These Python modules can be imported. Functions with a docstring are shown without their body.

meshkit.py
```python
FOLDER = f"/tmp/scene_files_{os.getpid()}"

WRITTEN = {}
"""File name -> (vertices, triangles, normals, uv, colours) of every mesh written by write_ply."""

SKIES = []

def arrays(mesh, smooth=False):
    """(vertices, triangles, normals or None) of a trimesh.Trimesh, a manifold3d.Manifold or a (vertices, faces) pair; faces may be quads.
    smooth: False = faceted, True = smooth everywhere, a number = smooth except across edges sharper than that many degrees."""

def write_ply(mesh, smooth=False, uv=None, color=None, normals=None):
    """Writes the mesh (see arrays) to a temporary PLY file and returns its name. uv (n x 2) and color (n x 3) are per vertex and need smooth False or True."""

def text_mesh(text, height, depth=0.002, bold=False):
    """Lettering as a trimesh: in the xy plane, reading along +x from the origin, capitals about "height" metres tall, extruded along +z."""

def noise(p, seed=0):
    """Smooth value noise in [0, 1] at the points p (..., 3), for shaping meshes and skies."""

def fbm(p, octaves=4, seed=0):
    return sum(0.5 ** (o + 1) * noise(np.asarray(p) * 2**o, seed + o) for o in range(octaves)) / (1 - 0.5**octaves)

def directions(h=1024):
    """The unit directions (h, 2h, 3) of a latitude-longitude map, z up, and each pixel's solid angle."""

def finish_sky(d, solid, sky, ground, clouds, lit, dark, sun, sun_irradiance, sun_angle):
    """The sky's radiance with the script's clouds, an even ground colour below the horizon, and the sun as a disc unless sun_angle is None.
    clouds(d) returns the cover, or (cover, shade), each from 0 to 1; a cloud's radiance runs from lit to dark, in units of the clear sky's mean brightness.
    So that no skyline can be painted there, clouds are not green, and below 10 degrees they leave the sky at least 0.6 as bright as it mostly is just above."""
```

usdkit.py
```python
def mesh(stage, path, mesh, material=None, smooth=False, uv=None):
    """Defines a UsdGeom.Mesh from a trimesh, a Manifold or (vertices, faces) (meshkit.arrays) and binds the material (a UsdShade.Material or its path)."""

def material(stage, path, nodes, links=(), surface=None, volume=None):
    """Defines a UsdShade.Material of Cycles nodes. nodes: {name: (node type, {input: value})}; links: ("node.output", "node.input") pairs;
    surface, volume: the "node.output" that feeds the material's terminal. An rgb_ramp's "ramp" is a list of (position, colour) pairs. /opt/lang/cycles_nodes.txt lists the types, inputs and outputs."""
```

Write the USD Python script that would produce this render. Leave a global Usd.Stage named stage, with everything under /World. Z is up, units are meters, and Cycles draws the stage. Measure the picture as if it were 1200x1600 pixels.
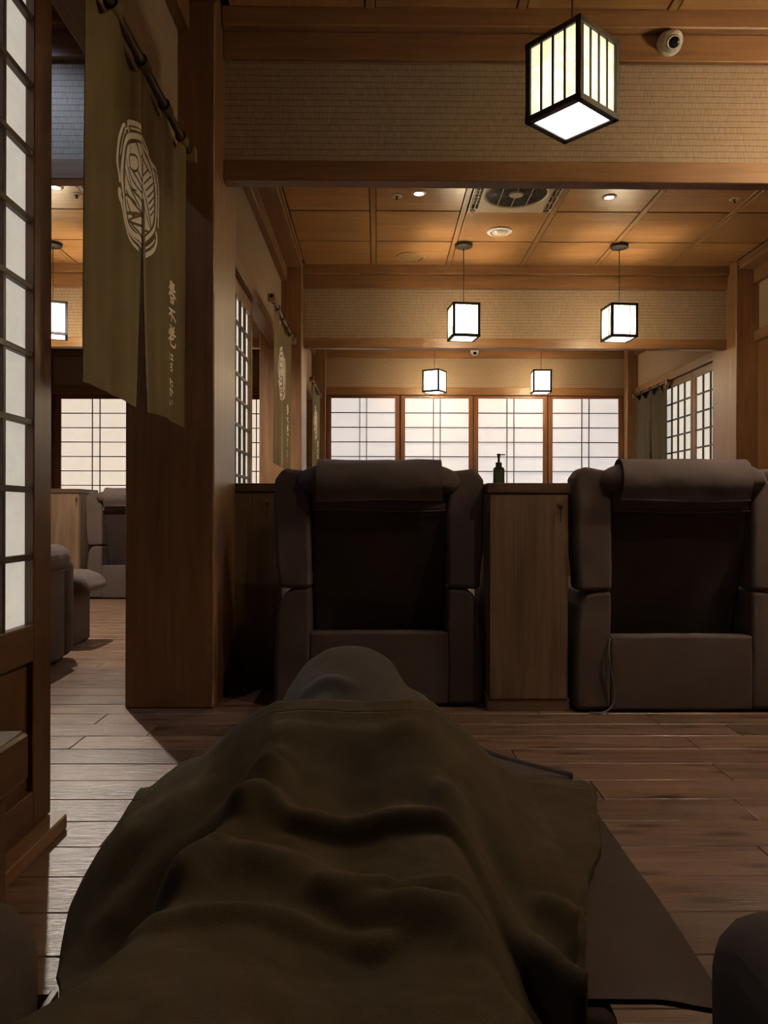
import math, random
import numpy as np
import trimesh
import manifold3d as m3
from shapely.geometry import Polygon, LineString, Point, box as sbox
from shapely.ops import unary_union
from shapely import affinity
from pxr import Usd, UsdGeom, UsdLux, UsdShade, Gf, Sdf
import usdkit, meshkit

stage = Usd.Stage.CreateInMemory()
UsdGeom.SetStageUpAxis(stage, 'Z'); UsdGeom.SetStageMetersPerUnit(stage, 1.0)
UsdGeom.Xform.Define(stage, '/World'); UsdGeom.Scope.Define(stage, '/World/Looks')
rng = random.Random(7); nrng = np.random.default_rng(7)

# ------------------------------------------------------------------ camera, exposure, lights
EYE = 0.90
cam = UsdGeom.Camera.Define(stage, '/World/camera')
cam.CreateHorizontalApertureAttr(36.0); cam.CreateVerticalApertureAttr(48.0)
cam.CreateFocalLengthAttr(36.0)
cam.CreateClippingRangeAttr(Gf.Vec2f(0.02, 200.0))
cam.CreateExposureAttr(0.12)
cam.AddTranslateOp().Set(Gf.Vec3d(0, 0, EYE))
cam.AddRotateZOp().Set(-0.525)
cam.AddRotateXOp().Set(90.0)
cam.AddRotateZOp(opSuffix='roll').Set(0.12)

WARM = (1.0, 0.865, 0.73); COOL = (0.78, 0.86, 1.0); NEUT = (1.0, 0.88, 0.74)
LANTERN_BULB = 28.0      # W/sr-like scale of every lantern's bulb
def disk_light(path, loc, r, color, power, cone=None):
    l = UsdLux.SphereLight.Define(stage, path) if cone else UsdLux.DiskLight.Define(stage, path)
    l.CreateRadiusAttr(r); l.CreateColorAttr(Gf.Vec3f(*color)); l.CreateIntensityAttr(power); l.CreateNormalizeAttr(True)
    if cone:
        s = UsdLux.ShapingAPI.Apply(l.GetPrim()); s.CreateShapingConeAngleAttr(cone); s.CreateShapingConeSoftnessAttr(0.6)
    x = UsdGeom.Xformable(l); x.AddTranslateOp().Set(Gf.Vec3d(*loc))
    return l
# ceiling downlights (their housings are built further down at the same places)
DOWN = [  # x, y, z below ceiling, colour, power, cone
    (0.31, 5.77, .03, NEUT, 10.0, 55), (1.76, 5.82, .03, NEUT, 10.0, 55), (1.76, 2.03, .03, NEUT, 15.0, 60),
    (-2.38, 5.70, .03, (1.0, 0.92, 0.82), 120.0, 70), (-1.78, 3.33, .03, (0.42, 0.62, 1.0), 9.0, 72),
]
CZ = 3.30
for i, (x, y, z, c, p, a) in enumerate(DOWN):
    disk_light(f'/World/lamp_{i}', (x, y, CZ - z), 0.03, c, p, a)
dome = UsdLux.DomeLight.Define(stage, '/World/room_ambience')
dome.CreateColorAttr(Gf.Vec3f(1.0, 0.8, 0.6)); dome.CreateIntensityAttr(0.0)

# ------------------------------------------------------------------ naming helpers
used = {}
def numbered(name, parent='/World'):
    k = (str(parent), name); n = used.get(k, 0); used[k] = n + 1
    return name if n == 0 else f'{name}_{n:03d}'
def setdata(prim, label=None, cat=None, group=None, kind=None):
    for k, v in (('label', label), ('category', cat), ('group', group), ('kind', kind)):
        if v: prim.SetCustomDataByKey(k, v)
    return prim
def thing(name, loc=(0, 0, 0), rotz=0, label=None, cat=None, group=None, kind=None, parent='/World', exact=False):
    p = f'{parent}/{name if exact else numbered(name, parent)}'
    x = UsdGeom.Xform.Define(stage, p)
    x.AddTranslateOp().Set(Gf.Vec3d(*loc)); x.AddRotateZOp().Set(rotz)
    return setdata(x.GetPrim(), label, cat, group, kind)
def obj(name, mesh, mat, parent=None, smooth=False, label=None, cat=None, group=None, kind=None, exact=False):
    pp = '/World' if parent is None else str(parent.GetPath())
    p = f'{pp}/{name if exact else numbered(name, pp)}'
    m = usdkit.mesh(stage, p, mesh, mat, smooth=smooth)
    return setdata(m.GetPrim(), label, cat, group, kind)
def dup(root, name, loc, rotz=0, label=None, cat=None, group=None, kind=None, exact=False):
    p = f'/World/{name if exact else numbered(name)}'
    x = UsdGeom.Xform.Define(stage, p); pr = x.GetPrim()
    pr.GetReferences().AddInternalReference(root.GetPath())
    x.ClearXformOpOrder()
    ops = {o.GetOpName(): o for o in UsdGeom.Xformable(root).GetOrderedXformOps()}
    x = UsdGeom.Xformable(pr)
    pr.GetAttribute('xformOp:translate').Set(Gf.Vec3d(*loc)) if pr.GetAttribute('xformOp:translate') else x.AddTranslateOp().Set(Gf.Vec3d(*loc))
    pr.GetAttribute('xformOp:rotateZ').Set(float(rotz)) if pr.GetAttribute('xformOp:rotateZ') else x.AddRotateZOp().Set(float(rotz))
    x.SetXformOpOrder([UsdGeom.XformOp(pr.GetAttribute('xformOp:translate')), UsdGeom.XformOp(pr.GetAttribute('xformOp:rotateZ'))])
    pr.SetInstanceable(True)
    return setdata(pr, label, cat, group, kind)

# ------------------------------------------------------------------ mesh helpers
def bx(x0, x1, y0, y1, z0, z1, c=0.0):
    """A box, its edges chamfered by c."""
    if x0 > x1: x0, x1 = x1, x0
    if y0 > y1: y0, y1 = y1, y0
    if z0 > z1: z0, z1 = z1, z0
    if c <= 0:
        m = trimesh.creation.box([x1 - x0, y1 - y0, z1 - z0]); m.apply_translation([(x0 + x1) / 2, (y0 + y1) / 2, (z0 + z1) / 2]); return m
    c = min(c, (x1 - x0) / 2.2, (y1 - y0) / 2.2, (z1 - z0) / 2.2)
    pts = []
    for sx in (0, 1):
        for sy in (0, 1):
            for sz in (0, 1):
                X, Y, Z = (x0, x1)[sx], (y0, y1)[sy], (z0, z1)[sz]
                dx, dy, dz = (c, -c)[sx], (c, -c)[sy], (c, -c)[sz]
                pts += [(X + dx, Y + dy, Z), (X + dx, Y, Z + dz), (X, Y + dy, Z + dz)]
    return arr(m3.Manifold.hull_points(np.array(pts, float)))
def arr(man):
    m = man.to_mesh(); return trimesh.Trimesh(np.array(m.vert_properties[:, :3], float), np.array(m.tri_verts), process=False)
def cat(*ms):
    ms = [m for g in ms for m in (g if isinstance(g, (list, tuple)) else [g])]
    return trimesh.util.concatenate(ms)
def moved(m, t=(0, 0, 0), rz=0, rx=0, ry=0):
    m = m.copy()
    for a, ax in ((rx, [1, 0, 0]), (ry, [0, 1, 0]), (rz, [0, 0, 1])):
        if a: m.apply_transform(trimesh.transformations.rotation_matrix(math.radians(a), ax))
    m.apply_translation(t); return m
def cyl(r, z0, z1, n=32, r2=None):
    r2 = r if r2 is None else r2
    return lathe([(0, z0), (r, z0), (r2, z1), (0, z1)], n)
def lathe(prof, n=32):
    """Revolves (radius, z) points about z."""
    prof = np.array(prof, float); a = np.linspace(0, 2 * np.pi, n, endpoint=False)
    V = np.stack([np.outer(np.cos(a), prof[:, 0]), np.outer(np.sin(a), prof[:, 0]), np.tile(prof[:, 1], (n, 1))], -1).reshape(-1, 3)
    k = len(prof); F = []
    for i in range(n):
        j = (i + 1) % n
        for q in range(k - 1):
            F.append((i * k + q, j * k + q, j * k + q + 1)); F.append((i * k + q, j * k + q + 1, i * k + q + 1))
    m = trimesh.Trimesh(V, F, process=False); m.merge_vertices(); m.update_faces(m.nondegenerate_faces()); return m
def tube(pts, r, n=10, closed_ends=True):
    pts = np.array(pts, float); r = np.broadcast_to(np.asarray(r, float), len(pts))
    T = np.gradient(pts, axis=0); T /= np.linalg.norm(T, axis=1, keepdims=True) + 1e-12
    up = np.array([0, 0, 1.0]) if abs(T[0, 2]) < 0.9 else np.array([1.0, 0, 0])
    V = []
    for p, t, rr in zip(pts, T, r):
        u = np.cross(t, up); u /= np.linalg.norm(u) + 1e-12; w = np.cross(u, t); up = w
        a = np.linspace(0, 2 * np.pi, n, endpoint=False)
        V.append(p + rr * (np.outer(np.cos(a), u) + np.outer(np.sin(a), w)))
    V = np.vstack(V); F = []
    for i in range(len(pts) - 1):
        for q in range(n):
            a, b = i * n + q, i * n + (q + 1) % n
            F += [(a, b, b + n), (a, b + n, a + n)]
    k = len(V); V = np.vstack([V, pts[0], pts[-1]])
    for q in range(n):
        F.append((k, (q + 1) % n, q)); F.append((k + 1, (len(pts) - 1) * n + q, (len(pts) - 1) * n + (q + 1) % n))
    m = trimesh.Trimesh(V, F, process=False); trimesh.repair.fix_normals(m); return m
def smoothpath(pts, n=60):
    from scipy.interpolate import splprep, splev
    p = np.array(pts, float); tck, _ = splprep(p.T, s=0, k=min(3, len(p) - 1)); return np.array(splev(np.linspace(0, 1, n), tck)).T
def sheet(P, thick, flip=False):
    """A thin closed solid from a grid of points (n, m, 3), thickened along its normals."""
    P = np.asarray(P, float); n, m = P.shape[:2]
    du = np.gradient(P, axis=0); dv = np.gradient(P, axis=1); N = np.cross(du, dv); N /= np.linalg.norm(N, axis=2, keepdims=True) + 1e-12
    if flip: N = -N
    A, B = P + N * thick / 2, P - N * thick / 2
    V = np.vstack([A.reshape(-1, 3), B.reshape(-1, 3)]); o = n * m; F = []
    i, j = np.meshgrid(np.arange(n - 1), np.arange(m - 1), indexing='ij'); a = (i * m + j).ravel(); b = a + 1; c = a + m; d = c + 1
    F = [np.stack([a, c, d], 1), np.stack([a, d, b], 1), np.stack([a, d, c], 1) + o, np.stack([a, b, d], 1) + o]
    def edge(ids):
        p, q = ids[:-1], ids[1:]; return [np.stack([p, q, q + o], 1), np.stack([p, q + o, p + o], 1)]
    r = np.arange(m)
    F += edge(r) + edge((r + (n - 1) * m)[::-1]) + edge((np.arange(n) * m)[::-1]) + edge(np.arange(n) * m + m - 1)
    mesh = trimesh.Trimesh(V, np.vstack(F), process=False); trimesh.repair.fix_normals(mesh); return mesh
def pad(x0, x1, y0, y1, z0, z1, r, warp=None, seg=0.03, bulge=0.0, seed=0, wrinkle=0.0):
    """A stuffed, rounded block; warp(V) reshapes it."""
    r = min(r, (x1 - x0) / 2.05, (y1 - y0) / 2.05, (z1 - z0) / 2.05)
    s = m3.Manifold.sphere(r, 20)
    man = m3.Manifold.batch_hull([s.translate([(x0 + r, x1 - r)[a], (y0 + r, y1 - r)[b], (z0 + r, z1 - r)[c]]) for a in (0, 1) for b in (0, 1) for c in (0, 1)])
    m = arr(man.refine_to_length(seg)); V = m.vertices.copy()
    C = np.array([(x0 + x1) / 2, (y0 + y1) / 2, (z0 + z1) / 2]); H = np.array([(x1 - x0) / 2, (y1 - y0) / 2, (z1 - z0) / 2])
    if bulge:
        q = (V - C) / H
        for k in range(3):
            o = [i for i in range(3) if i != k]
            V[:, k] += np.sign(q[:, k]) * np.abs(q[:, k]) ** 3 * bulge * (1 - q[:, o[0]] ** 2).clip(0) * (1 - q[:, o[1]] ** 2).clip(0)
    if wrinkle:
        V += (meshkit.fbm(V * 9 + seed * 3.1, 3, seed)[:, None] - 0.5) * wrinkle * np.sign(V - C)
    if warp is not None: V = warp(V)
    m.vertices = V; return m
def slab(prof, y0, y1, r, warp=None, seg=0.03, seed=0, wrinkle=0.0):
    """A stuffed slab with a convex outline prof in x and z."""
    sp = m3.Manifold.sphere(r, 20); c = np.mean(prof, axis=0)
    pts = []
    for x, z in prof:
        d = np.array([c[0] - x, c[1] - z]); px_ = x + np.sign(d[0]) * min(r, abs(d[0])); pz_ = z + np.sign(d[1]) * min(r, abs(d[1]) )
        pts += [sp.translate([px_, yy, pz_]) for yy in (y0 + r, y1 - r)]
    m = arr(m3.Manifold.batch_hull(pts).refine_to_length(seg)); V = m.vertices.copy()
    C = np.array([c[0], (y0 + y1) / 2, c[1]])
    if wrinkle: V += (meshkit.fbm(V * 9 + seed * 3.1, 3, seed)[:, None] - 0.5) * wrinkle * np.sign(V - C)
    if warp is not None: V = warp(V)
    m.vertices = V; return m
def extrude_xz(poly, y0, y1):
    m = trimesh.creation.extrude_polygon(poly, y1 - y0, engine='earcut')
    V = m.vertices.copy(); m.vertices = np.stack([V[:, 0], y1 - V[:, 2], V[:, 1]], 1); trimesh.repair.fix_normals(m); return m

# ------------------------------------------------------------------ materials
_mats = {}
def mat(name, nodes, links, surface, **kw):
    if name not in _mats: _mats[name] = usdkit.material(stage, f'/World/Looks/{name}', nodes, links, surface, **kw)
    return _mats[name]
def plain(name, col, rough=0.5, metal=0.0, spec=0.5, **kw):
    return mat(name, {'p': ('principled_bsdf', dict(base_color=col, roughness=rough, metallic=metal, specular_ior_level=spec, **kw))}, [], 'p.BSDF')
def emit(name, col, strength):
    return mat(name, {'e': ('emission', dict(color=col, strength=strength))}, [], 'e.emission')
def wood(name, dark, light, axis='x', rough=0.42, fine=1.0, rand=0.25, bump=0.15, knots=0.0, spec=0.5, coat=0.0):
    """Timber: long streaks of grain along the axis, in object space, each piece with its own tone."""
    k = {'x': (1.6, 26, 26), 'y': (26, 1.6, 26), 'z': (26, 26, 1.6)}[axis]
    k2 = {'x': (4, 170, 170), 'y': (170, 4, 170), 'z': (170, 170, 4)}[axis]
    k3 = {'x': (.7, 5, 5), 'y': (5, .7, 5), 'z': (5, 5, .7)}[axis]
    nodes = {
        'tc': ('texture_coordinate', {}), 'oi': ('object_info', {}),
        'off': ('vector_math', {'math_type': 'scale', 'vector1': (7.3, 3.1, 9.7)}),
        'add': ('vector_math', {'math_type': 'add'}),
        'm1': ('mapping', {'scale': tuple(v * fine for v in k)}), 'm2': ('mapping', {'scale': tuple(v * fine for v in k2)}), 'm3': ('mapping', {'scale': k3}),
        'n1': ('noise_texture', {'scale': 1.0, 'detail': 5.0, 'roughness': 0.6, 'distortion': 0.6}),
        'n2': ('noise_texture', {'scale': 1.0, 'detail': 3.0, 'roughness': 0.7}),
        'n3': ('noise_texture', {'scale': 1.0, 'detail': 2.0, 'distortion': 1.2}),
        'a1': ('math', {'math_type': 'multiply', 'value2': 0.5}), 'a2': ('math', {'math_type': 'multiply_add', 'value2': 0.27}), 'a3': ('math', {'math_type': 'multiply_add', 'value2': 0.25}),
        'r': ('rgb_ramp', {'ramp': [(0.30, dark), (0.52, tuple(0.5 * (a + b) for a, b in zip(dark, light))), (0.70, light)]}),
        'rv': ('map_range', {'from_min': 0., 'from_max': 1., 'to_min': 1 - rand, 'to_max': 1 + rand}),
        'hv': ('hsv', {}), 'b': ('bump', {'strength': bump, 'distance': 0.004}),
        'p': ('principled_bsdf', {'roughness': rough, 'specular_ior_level': spec, 'coat_weight': coat, 'coat_roughness': 0.25}),
    }
    links = [('oi.random', 'off.scale'), ('tc.object', 'add.vector1'), ('off.vector', 'add.vector2'),
             ('add.vector', 'm1.vector'), ('add.vector', 'm2.vector'), ('add.vector', 'm3.vector'),
             ('m1.vector', 'n1.vector'), ('m2.vector', 'n2.vector'), ('m3.vector', 'n3.vector'),
             ('n1.fac', 'a1.value1'), ('n2.fac', 'a2.value1'), ('a1.value', 'a2.value3'), ('n3.fac', 'a3.value1'), ('a2.value', 'a3.value3'),
             ('a3.value', 'r.fac'), ('r.color', 'hv.color'), ('oi.random', 'rv.value'), ('rv.result', 'hv.value'), ('hv.color', 'p.base_color'),
             ('a2.value', 'b.height'), ('b.normal', 'p.normal')]
    if knots:
        nodes.update({'mk': ('mapping', {'scale': {'x': (1.3, 5.5, 5.5), 'y': (5.5, 1.3, 5.5), 'z': (5.5, 5.5, 1.3)}[axis]}), 'vk': ('voronoi_texture', {'scale': 1.0, 'randomness': 1.0}),
                      'rk': ('rgb_ramp', {'ramp': [(0.0, (0.25, 0.22, 0.2)), (0.10, (0.6, 0.56, 0.52)), (0.2, (1, 1, 1))]}),
                      'mk2': ('mix', {'mix_type': 'multiply', 'fac': knots})})
        links = [l for l in links if l != ('hv.color', 'p.base_color')] + [('add.vector', 'mk.vector'), ('mk.vector', 'vk.vector'), ('vk.distance', 'rk.fac'), ('hv.color', 'mk2.color1'), ('rk.color', 'mk2.color2'), ('mk2.color', 'p.base_color')]
    return mat(name, nodes, links, 'p.BSDF')
def fabric(name, col, col2, scale=900.0, bump=0.3, rough=0.9, sheen=0.15, dist=0.002, blot=6.0):
    return mat(name, {
        'tc': ('texture_coordinate', {}), 'n': ('noise_texture', {'scale': scale, 'detail': 2.0}), 'n2': ('noise_texture', {'scale': blot, 'detail': 4.0, 'roughness': 0.6}),
        'mx': ('mix', {'color1': col, 'color2': col2}), 'f': ('math', {'math_type': 'multiply_add', 'value2': 0.5}), 'h': ('math', {'math_type': 'multiply', 'value2': 0.5}),
        'b': ('bump', {'strength': bump, 'distance': dist}),
        'p': ('principled_bsdf', {'roughness': rough, 'specular_ior_level': 0.2, 'sheen_weight': sheen, 'sheen_roughness': 0.4, 'sheen_tint': tuple(min(1, 4 * c) for c in col2)})},
        [('tc.object', 'n.vector'), ('tc.object', 'n2.vector'), ('n2.fac', 'h.value1'), ('n.fac', 'f.value1'), ('h.value', 'f.value3'), ('f.value', 'mx.fac'), ('mx.color', 'p.base_color'), ('n.fac', 'b.height'), ('b.normal', 'p.normal')], 'p.BSDF')

T_D, T_L = (0.130, 0.060, 0.025), (0.300, 0.152, 0.068)          # trim timber
timber = {a: wood(f'timber_{a}', T_D, T_L, a, rand=0.08) for a in 'xyz'}
C_D, C_L = (0.235, 0.115, 0.044), (0.49, 0.275, 0.118)           # ceiling boards
ceil_x = wood('ceiling_board_x', C_D, C_L, 'x', rand=0.10, rough=0.33, bump=0.05)
ceil_y = wood('ceiling_board_y', C_D, C_L, 'y', rand=0.10, rough=0.33, bump=0.05)
batten_m = wood('ceiling_batten', (0.22, 0.115, 0.046), (0.36, 0.20, 0.09), 'y', rand=0.05)
D_D, D_L = (0.060, 0.026, 0.011), (0.135, 0.058, 0.024)          # dark shoji timber
dark = {a: wood(f'dark_timber_{a}', D_D, D_L, a, rand=0.06) for a in 'xyz'}
red = {a: wood(f'red_timber_{a}', (0.13, 0.045, 0.016), (0.27, 0.105, 0.040), a, rand=0.06) for a in 'xyz'}
oak = {a: wood(f'walnut_laminate_{a}', (0.048, 0.025, 0.012), (0.250, 0.150, 0.085), a, rand=0.10, fine=0.55, knots=0.5, bump=0.05, rough=0.5) for a in 'xyz'}
floor_m = mat('floor_plank', {
    'tc': ('texture_coordinate', {}), 'oi': ('object_info', {}), 'g': ('geometry', {}),
    'off': ('vector_math', {'math_type': 'scale', 'vector1': (7.3, 3.1, 9.7)}), 'add': ('vector_math', {'math_type': 'add'}),
    'm1': ('mapping', {'scale': (1.3, 16, 1)}), 'n1': ('noise_texture', {'scale': 1.0, 'detail': 6.0, 'roughness': 0.65, 'distortion': 1.0}),
    'm2': ('mapping', {'scale': (5, 150, 1)}), 'n2': ('noise_texture', {'scale': 1.0, 'detail': 4.0, 'roughness': 0.7}),
    'm3': ('mapping', {'scale': (9, 420, 1)}), 'n3': ('noise_texture', {'scale': 1.0, 'detail': 2.0, 'roughness': 0.6}),
    's1': ('math', {'math_type': 'multiply', 'value2': 0.62}), 's2': ('math', {'math_type': 'multiply_add', 'value2': 0.38}),
    'r': ('rgb_ramp', {'ramp': [(0.28, (0.070, 0.037, 0.021)), (0.44, (0.140, 0.078, 0.046)), (0.56, (0.205, 0.118, 0.072)), (0.74, (0.31, 0.190, 0.120))]}),
    'rv': ('map_range', {'from_min': 0., 'from_max': 1., 'to_min': 0.72, 'to_max': 1.28}), 'hv': ('hsv', {}),
    'mk': ('mapping', {'scale': (2.2, 8.5, 1)}), 'vk': ('voronoi_texture', {'dimensions': '2D', 'scale': 1.0}), 'nk': ('noise_texture', {'scale': 5.0, 'detail': 3.0}), 'dk': ('math', {'math_type': 'multiply_add', 'value2': 0.16}),
    'rk': ('rgb_ramp', {'ramp': [(0.09, (0.26, 0.20, 0.17)), (0.17, (0.60, 0.54, 0.50)), (0.26, (1, 1, 1))]}), 'mm': ('mix', {'mix_type': 'multiply', 'fac': 0.85}),
    'h': ('math', {'math_type': 'multiply_add', 'value2': 0.5}), 'hh': ('math', {'math_type': 'multiply', 'value2': 0.5}), 'b': ('bump', {'strength': 0.75, 'distance': 0.0022}),
    'rr': ('map_range', {'from_min': 0.3, 'from_max': 0.7, 'to_min': 0.42, 'to_max': 0.26}),
    'p': ('principled_bsdf', {'specular_ior_level': 0.55})},
    [('oi.random', 'off.scale'), ('tc.object', 'add.vector1'), ('off.vector', 'add.vector2'), ('add.vector', 'm1.vector'), ('m1.vector', 'n1.vector'), ('add.vector', 'm2.vector'), ('m2.vector', 'n2.vector'), ('add.vector', 'm3.vector'), ('m3.vector', 'n3.vector'),
     ('n1.fac', 's1.value1'), ('n2.fac', 's2.value1'), ('s1.value', 's2.value3'), ('s2.value', 'r.fac'), ('r.color', 'hv.color'), ('oi.random', 'rv.value'), ('rv.result', 'hv.value'),
     ('add.vector', 'mk.vector'), ('mk.vector', 'vk.vector'), ('add.vector', 'nk.vector'), ('nk.fac', 'dk.value1'), ('vk.distance', 'dk.value3'), ('dk.value', 'rk.fac'), ('hv.color', 'mm.color1'), ('rk.color', 'mm.color2'), ('mm.color', 'p.base_color'),
     ('n2.fac', 'hh.value1'), ('n3.fac', 'h.value1'), ('hh.value', 'h.value3'), ('h.value', 'b.height'), ('b.normal', 'p.normal'), ('n2.fac', 'rr.value'), ('rr.result', 'p.roughness')], 'p.BSDF')
black_metal = plain('black_metal', (0.030, 0.026, 0.022), 0.5)
black_gap = plain('dark_recess', (0.006, 0.004, 0.003), 0.9)
muntin_m = plain('shoji_bar', (0.055, 0.026, 0.014), 0.5)
white_plastic = plain('white_plastic', (0.72, 0.70, 0.66), 0.35)
cream_plastic = plain('cream_plastic', (0.60, 0.52, 0.40), 0.4)
grille_m = plain('grille_dark', (0.035, 0.024, 0.018), 0.6)
wire_m = plain('grille_wire', (0.55, 0.46, 0.36), 0.4)
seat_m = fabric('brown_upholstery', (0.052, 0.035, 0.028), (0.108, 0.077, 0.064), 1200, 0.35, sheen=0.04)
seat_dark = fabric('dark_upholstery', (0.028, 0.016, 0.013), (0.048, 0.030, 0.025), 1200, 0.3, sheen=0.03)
cover_m = fabric('headrest_cloth', (0.060, 0.042, 0.035), (0.12, 0.088, 0.074), 1500, 0.4, sheen=0.15)
fleece = fabric('brown_fleece', (0.028, 0.018, 0.007), (0.096, 0.066, 0.030), 800, 0.65, sheen=0.12, dist=0.0018, blot=9)
hem_m = fabric('fleece_hem', (0.060, 0.042, 0.020), (0.105, 0.075, 0.038), 1400, 0.5, sheen=0.1)
grey_cloth = fabric('grey_towel', (0.060, 0.049, 0.043), (0.122, 0.101, 0.090), 900, 0.7, sheen=0.3, dist=0.003)
skin_cloth = fabric('grey_trousers', (0.06, 0.055, 0.05), (0.09, 0.085, 0.08), 900, 0.4)
noren_m = fabric('olive_cloth', (0.128, 0.096, 0.042), (0.205, 0.158, 0.074), 1800, 0.35, sheen=0.1, blot=4)
lining_m = fabric('pale_lining', (0.20, 0.16, 0.10), (0.30, 0.25, 0.17), 1800, 0.3)
print_m = plain('cream_print', (0.90, 0.85, 0.75), 0.8)
bamboo_m = wood('dark_bamboo', (0.035, 0.018, 0.009), (0.09, 0.05, 0.026), 'y', rand=0.05)
pale_wood = wood('pale_block', (0.30, 0.20, 0.09), (0.48, 0.34, 0.17), 'y', rand=0.05)
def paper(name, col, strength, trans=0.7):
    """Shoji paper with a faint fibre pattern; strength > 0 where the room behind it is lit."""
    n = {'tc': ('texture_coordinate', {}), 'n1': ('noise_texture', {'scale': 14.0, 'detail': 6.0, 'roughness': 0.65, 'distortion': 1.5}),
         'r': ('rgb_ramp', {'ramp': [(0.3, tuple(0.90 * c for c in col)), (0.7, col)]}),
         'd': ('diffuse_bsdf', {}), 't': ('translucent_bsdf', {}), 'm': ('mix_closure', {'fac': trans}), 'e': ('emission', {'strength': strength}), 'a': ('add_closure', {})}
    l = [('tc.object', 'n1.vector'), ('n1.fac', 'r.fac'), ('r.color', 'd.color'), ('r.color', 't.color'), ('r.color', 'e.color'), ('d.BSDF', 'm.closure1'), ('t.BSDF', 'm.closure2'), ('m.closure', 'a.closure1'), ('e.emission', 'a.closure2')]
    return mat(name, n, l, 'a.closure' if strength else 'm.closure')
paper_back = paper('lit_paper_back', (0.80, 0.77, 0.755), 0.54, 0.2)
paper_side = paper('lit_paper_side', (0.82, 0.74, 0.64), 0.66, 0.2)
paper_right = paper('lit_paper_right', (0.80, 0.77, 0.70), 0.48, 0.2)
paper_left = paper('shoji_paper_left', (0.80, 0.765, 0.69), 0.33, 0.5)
# grasscloth wall covering: ragged horizontal cords with short upright fibres
grass = mat('grasscloth', {
    'g': ('geometry', {}), 'mp': ('mapping', {'scale': (9, 9, 55)}), 'nw': ('noise_texture', {'scale': 1.0, 'detail': 3.0}),
    'sz': ('separate_xyz', {}), 'jit': ('math', {'math_type': 'multiply_add', 'value2': 0.006}),
    'dv': ('math', {'math_type': 'multiply', 'value2': 1 / 0.0298}), 'fr': ('math', {'math_type': 'fraction'}), 'sub': ('math', {'math_type': 'subtract', 'value2': 0.5}), 'ab': ('math', {'math_type': 'absolute'}),
    'rl': ('rgb_ramp', {'ramp': [(0.0, (0.42, 0.38, 0.35)), (0.04, (0.60, 0.57, 0.55)), (0.085, (1, 1, 1))]}),
    'mf': ('mapping', {'scale': (380, 380, 24)}), 'nf': ('noise_texture', {'scale': 1.0, 'detail': 2.0}),
    'rf': ('rgb_ramp', {'ramp': [(0.3, (0.250, 0.180, 0.122)), (0.7, (0.395, 0.292, 0.206))]}),
    'mx': ('mix', {'mix_type': 'multiply', 'fac': 1.0}), 'b': ('bump', {'strength': 0.35, 'distance': 0.003}),
    'p': ('principled_bsdf', {'roughness': 0.8, 'specular_ior_level': 0.2})},
    [('g.position', 'mp.vector'), ('mp.vector', 'nw.vector'), ('g.position', 'sz.vector'), ('nw.fac', 'jit.value1'), ('sz.z', 'jit.value3'), ('jit.value', 'dv.value1'), ('dv.value', 'fr.value1'), ('fr.value', 'sub.value1'), ('sub.value', 'ab.value1'),
     ('ab.value', 'rl.fac'), ('g.position', 'mf.vector'), ('mf.vector', 'nf.vector'), ('nf.fac', 'rf.fac'), ('rf.color', 'mx.color1'), ('rl.color', 'mx.color2'), ('mx.color', 'p.base_color'), ('nf.fac', 'b.height'), ('b.normal', 'p.normal')], 'p.BSDF')
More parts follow.
